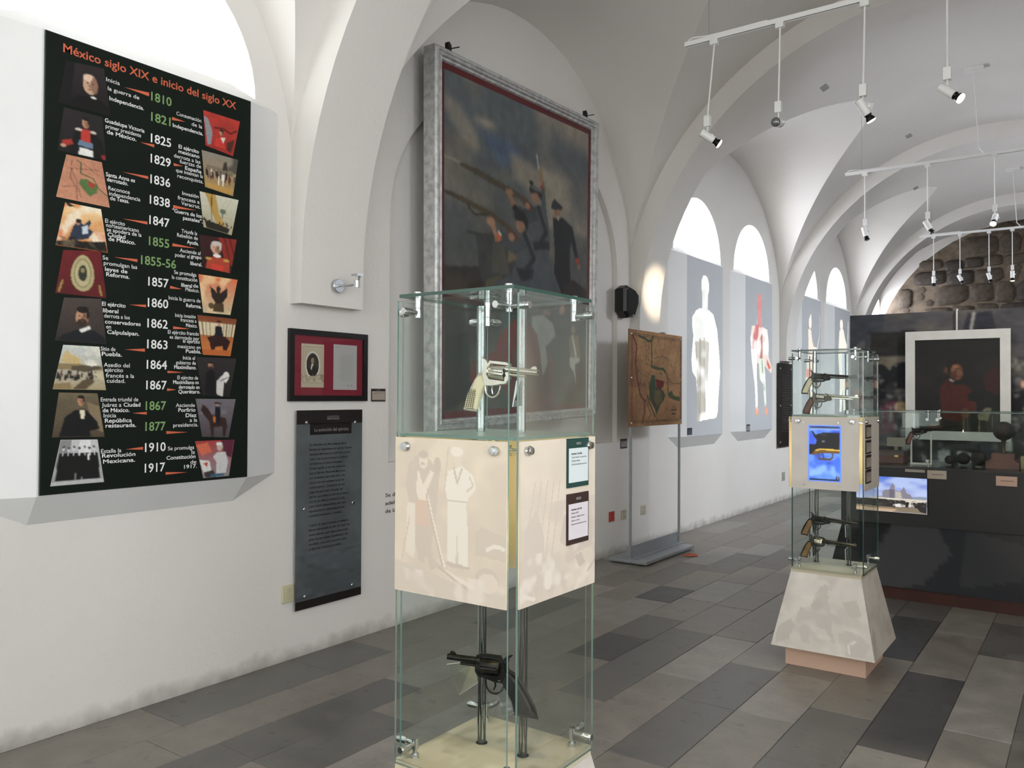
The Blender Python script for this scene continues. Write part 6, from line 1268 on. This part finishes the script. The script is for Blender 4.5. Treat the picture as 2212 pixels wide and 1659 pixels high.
r = root('mounted_cannonball', 'large rough cannonball mounted on a stem over a stepped wooden base', 'cannonball', (-.602, 7.5, ZT))
mb = MB(); mb.sphere((-.602, 7.5, 1.292), .074, 28, 18); mb.obj('ball', iron, r, 60)
mb = MB(); mb.lathe((-.602, 7.5, 1.11), (0, 0, 1), [(0, .016), (.02, .012), (.09, .012), (.115, .022), (.118, .03)], 16); mb.obj('stem', mat('bronze_stem', '#4a3d2b', .4, .7), r, 40)
mb = MB(); mb.box(-.715, -.49, 7.39, 7.61, ZT, 1.055); mb.prism([(-.695, 7.41, 1.055), (-.51, 7.41, 1.055), (-.51, 7.59, 1.055), (-.695, 7.59, 1.055)], (0, 0, .012)); mb.box(-.68, -.525, 7.43, 7.57, 1.067, 1.115); mb.obj('wooden_base', mat('mahogany', '#5d3222', .4, var=.35, vscale=12), r)
r = root('wooden_box', 'reddish brown wooden box at the left end of the glass hood', 'box', (-1.47, 7.55, ZT))
mb = MB(); mb.box(-1.64, -1.315, 7.45, 7.66, ZT, 1.062); mb.obj('body', mat('mahogany', '#5d3222', .4), r)
mb = MB(); mb.box(-1.645, -1.31, 7.445, 7.665, 1.064, 1.10); mb.obj('lid', mat('brown_lid', '#4b3a30', .4, var=.2), r)
mb = MB(); mb.box(-1.38, -1.35, 7.438, 7.4455, 1.055, 1.072); mb.obj('catch', mat('brass', '#b0894a', .3, .9), r)
r = root('display_card', 'beige card leaning behind the wooden box', 'card', (-1.42, 7.72, ZT)); mb = MB(); mb.prism([(-1.49, 7.70, 1.13), (-1.345, 7.70, 1.13), (-1.345, 7.72, 1.205), (-1.49, 7.72, 1.205)], (0, .004, 0)); mb.box(-1.43, -1.40, 7.705, 7.72, ZT, 1.14); mb.obj('card', mat('beige_card', '#8b867a', .7), r)
r = root('brown_parcel', 'small tan object at the right of the mounted cannonball', 'box', (-.44, 7.5, ZT)); mb = MB(); mb.box(-.485, -.40, 7.45, 7.55, ZT, 1.10); mb.obj('body', mat('tan_leather', '#8b8264', .6, var=.2), r); mb = MB(); mb.lathe((-.44, 7.4495, 1.05), (0, -1, 0), [(0, .02), (.004, .018)], 12); mb.obj('badge', mat('brass', '#b0894a', .3, .9), r)

# ================================================================== TRACK LIGHTS
wm = white_metal
bulb_on = mat('lit_lamp_face', '#fff4e0', .3, emit='#ffe2b4', estr=22); bulb_dim = mat('dim_lamp_face', '#f5efe2', .2, emit='#fff3de', estr=2.5); bulb_off = mat('unlit_lamp_face', '#6f716f', .15, .4)
chip = mat('lamp_reflector', '#2a2a2a', .15, .8)
def vault_z(x, y): 
    return barrel(abs(x-CX)) if abs(x-CX) < 2.8 else 3.0
rails = [(5.57, -2.43, .9, 4.095, 'nearest white lighting track hung under the vault'), (10.1, -2.40, 1.0, 4.155, 'middle white lighting track hung under the vault'), (14.9, -2.38, 1.0, 4.19, 'farthest white lighting track in front of the stone wall')]
for Y, xa, xb, z, lab in rails:
    r = root('lighting_track', lab, 'track light rail', (xa, Y, z)); mb = MB(); mb.box(xa, xb, Y-.017, Y+.017, z, z+.020); mb.box(xa, xb, Y-.017, Y-.011, z-.012, z); mb.box(xa, xb, Y+.011, Y+.017, z-.012, z); mb.obj('rail', wm, r)
    mb = MB(); mb.box(xa, xb, Y-.0105, Y+.0105, z-.004, z-.0005); mb.obj('slot', mat('track_slot', '#3a3833', .6), r)
    mb = MB(); zc = vault_z(xa+.19, Y)
    mb.tube([(xa+.18, Y, z+.02), (xa+.18, Y, zc)], .0016, 5); mb.tube([(xb-.3, Y, z+.02), (xb-.3, Y, vault_z(xb-.3, Y))], .0016, 5); mb.each('suspension_wire', mat('grey_wire', '#8a8883', .5), r)
    mb = MB(); mb.tube([(xa+.02, Y, z+.03), (xa+.06, Y, z+.045), (xa+.16, Y, z+.03), (xa+.3, Y, z+.028), (xa+.6, Y, z+.03)], .006, 6)
    xc = xa+1.42; mb.tube([(xc, Y, z+.02), (xc-.05, Y, z+.08), (xc-.07, Y, z+.4), (xc-.1, Y-.02, vault_z(xc-.1, Y)-.03)] if Y > 6 else [(xc-.1, Y, z+.02), (xc, Y, z+.08), (xc+.03, Y, z+.4), (xc+.02, Y, vault_z(xc, Y))], .006, 6); mb.each('feed_cable', wm, r)
    if Y > 6: mb = MB(); zz = vault_z(xc-.1, Y); mb.box(xc-.2, xc, Y-.05, Y+.05, zz-.035, zz-.0); mb.obj('ceiling_rose', wm, r)
def spot(Y, x, z, rod, d, state, lab, grp, k=0, sc_=1.):
    """rod hangs from the track, d = pointing direction of the head"""
    r = root('spotlight', lab, 'spotlight', (x, Y, z), group=grp)
    mb = MB(); mb.box(x-.028, x+.028, Y-.018, Y+.018, z-.045, z-.0125); mb.obj('track_adapter', wm, r)
    zb = z-.045-rod; mb = MB(); mb.cyl((x, Y, z-.045), (x+k, Y, zb), .006, n=8); mb.obj('rod', wm, r)
    mb = MB(); mb.box(x+k-.021, x+k+.021, Y-.018, Y+.018, zb-.075, zb); mb.obj('junction_block', wm, r)
    d = Vector(d).normalized(); c = Vector((x+k, Y, zb-.145)); a = c-d*.055; b = c+d*.055
    mb = MB(); mb.lathe(a, d, [(0, .026), (.002, .029), (.108, .029), (.110, .025)], 20); mb.obj('lamp_barrel', wm, r, 40)
    mb = MB(); mb.tube([(x+k, Y, zb-.075), (x+k, Y, zb-.10), tuple(c+Vector((0, 0, .026)))], .0055, 6); mb.box(c.x+.026, c.x+.044, c.y-.006, c.y+.006, c.z-.008, c.z+.008); mb.each('swivel', wm, r)
    mb = MB(); mb.lathe(b, d, [(0, .024), (.006, .024), (.012, .019), (.030, .028), (.042, .031)], 20); lb = mb.obj('lamp_bulb', chip, r, 40)
    mb = MB(); mb.lathe(b+d*.0405, d, [(0, .030), (.007, .029), (.012, .020), (.014, .004)], 20); mb.obj('lamp_face', {2: bulb_on, 1: bulb_dim, 0: bulb_off}[state], lb, 60)
    if state == 2:
        l = bpy.data.lights.new('lamp_light', 'SPOT'); l.energy = SPOT_W; l.color = (1, .80, .56); l.spot_size = math.radians(48); l.spot_blend = .6; l.shadow_soft_size = .025
        o = bpy.data.objects.new('lamp_light', l); COL.objects.link(o); o.parent = r; o.location = (b+d*.06)-Vector((x, Y, z)); o.rotation_euler = d.to_track_quat('-Z', 'Y').to_euler()
    return r
g = 'spotlights on the nearest track'
spot(5.57, -2.21, 4.095, .50, (1.2, .7, -.95), 2, 'lit spotlight nearest the wall end of the nearest track', g, -.05)
spot(5.57, -1.745, 4.095, .50, (.12, -1, -.22), 0, 'unlit spotlight on the nearest track facing the camera', g, -.01)
spot(5.57, -1.205, 4.095, .50, (.42, .35, -.85), 1, 'dim spotlight tilted steeply down, third on the nearest track', g, -.01)
spot(5.57, -.735, 4.095, .50, (1.0, -.25, -.85), 2, 'brightest lit spotlight, farthest right on the nearest track', g, -.0)
g = 'spotlights on the middle track'
spot(10.1, -2.185, 4.155, .50, (.22, .1, -.95), 0, 'unlit spotlight nearest the wall on the middle track', g)
spot(10.1, -1.53, 4.155, .50, (.42, .1, -.8), 0, 'unlit spotlight second along the middle track', g)
spot(10.1, -.885, 4.155, .50, (-.1, -.7, -.75), 2, 'brightly lit spotlight on the middle track in front of the stone wall', g)
g = 'spotlights on the farthest track'
for x, d, st, lab in ((-2.17, (.02, 0, -1), 0, 'spotlight nearest the wall on the farthest track'), (-1.79, (.4, 0, -.8), 0, 'second spotlight along the farthest track, tilted'), (-1.385, (.25, .2, -.9), 0, 'third spotlight along the farthest track'), (-1.07, (0, 0, -1), 1, 'fourth spotlight along the farthest track with a glowing face')):
    spot(14.9, x, 4.19, .53, d, st, lab, g)
# small vent slots and a bracket in the vault
for (x, y, lab) in ((-2.35, 9.0, 'small grey vent slot in the third bay of the vault'), (-2.0, 11.75, 'small grey vent slot above the middle track'), (-2.32, 14.2, 'small grey vent slot beside the far lunette')):
    z = barrel(abs(x-CX)); r = root('ceiling_vent', lab, 'vent', (x, y, z)); th = math.atan2(-(x-CX), z-ZC)
    c, s_ = math.cos(th), math.sin(th); mb = MB()
    def V_(a, b, h): return (x+a*c-h*s_*-1*-1, y+b, z+a*s_*1+h*-1*c)
    tx, tz = (z-ZC)/2.85, -(x-CX)/2.85; nx_, nz_ = (x-CX)/2.85, (z-ZC)/2.85
    P = [(x+tx*a-nx_*.004, y+b, z+tz*a-nz_*.004) for a, b in ((-.035, -.07), (.035, -.07), (.035, .07), (-.035, .07))]
    mb.prism(P, (nx_*.01, 0, nz_*.01)); mb.obj('grille', mat('vent_grey', '#9c9c99', .6), r)
# white smoke sensor near the vault crown
r = root('ceiling_sensor', 'small white sensor on the vault above the nearest track end', 'sensor', (-2.05, 5.05, 4.9)); mb = MB(); z = barrel(.95); mb.lathe((-2.05, 5.0, z+.01), (.1, 0, -1), [(0, .05), (.03, .045), (.05, .02)], 16); mb.obj('body', wm, r, 40)

# two more lamps farther along the nearest track, one grazing the second arch foot, one added to brighten the portrait
k2 = spot(5.57, .62, 4.095, .50, (-1.6, 2.4, -1.65), 2, 'lit spotlight at the end of the nearest track, aimed at the framed officer portrait', 'spotlights on the nearest track')
k_ = spot(5.57, .25, 4.095, .50, (-3.95, 2.2, -.78), 2, 'lit spotlight on the nearest track beyond the right edge, aimed at the second arch foot', 'spotlights on the nearest track')
for ch in k_.children:
    if ch.type == 'LIGHT': ch.data.energy = 1500; ch.data.spot_size = math.radians(8); ch.data.spot_blend = .9
for ch in k2.children:
    if ch.type == 'LIGHT': ch.data.energy = 110; ch.data.color = (1, .93, .84)
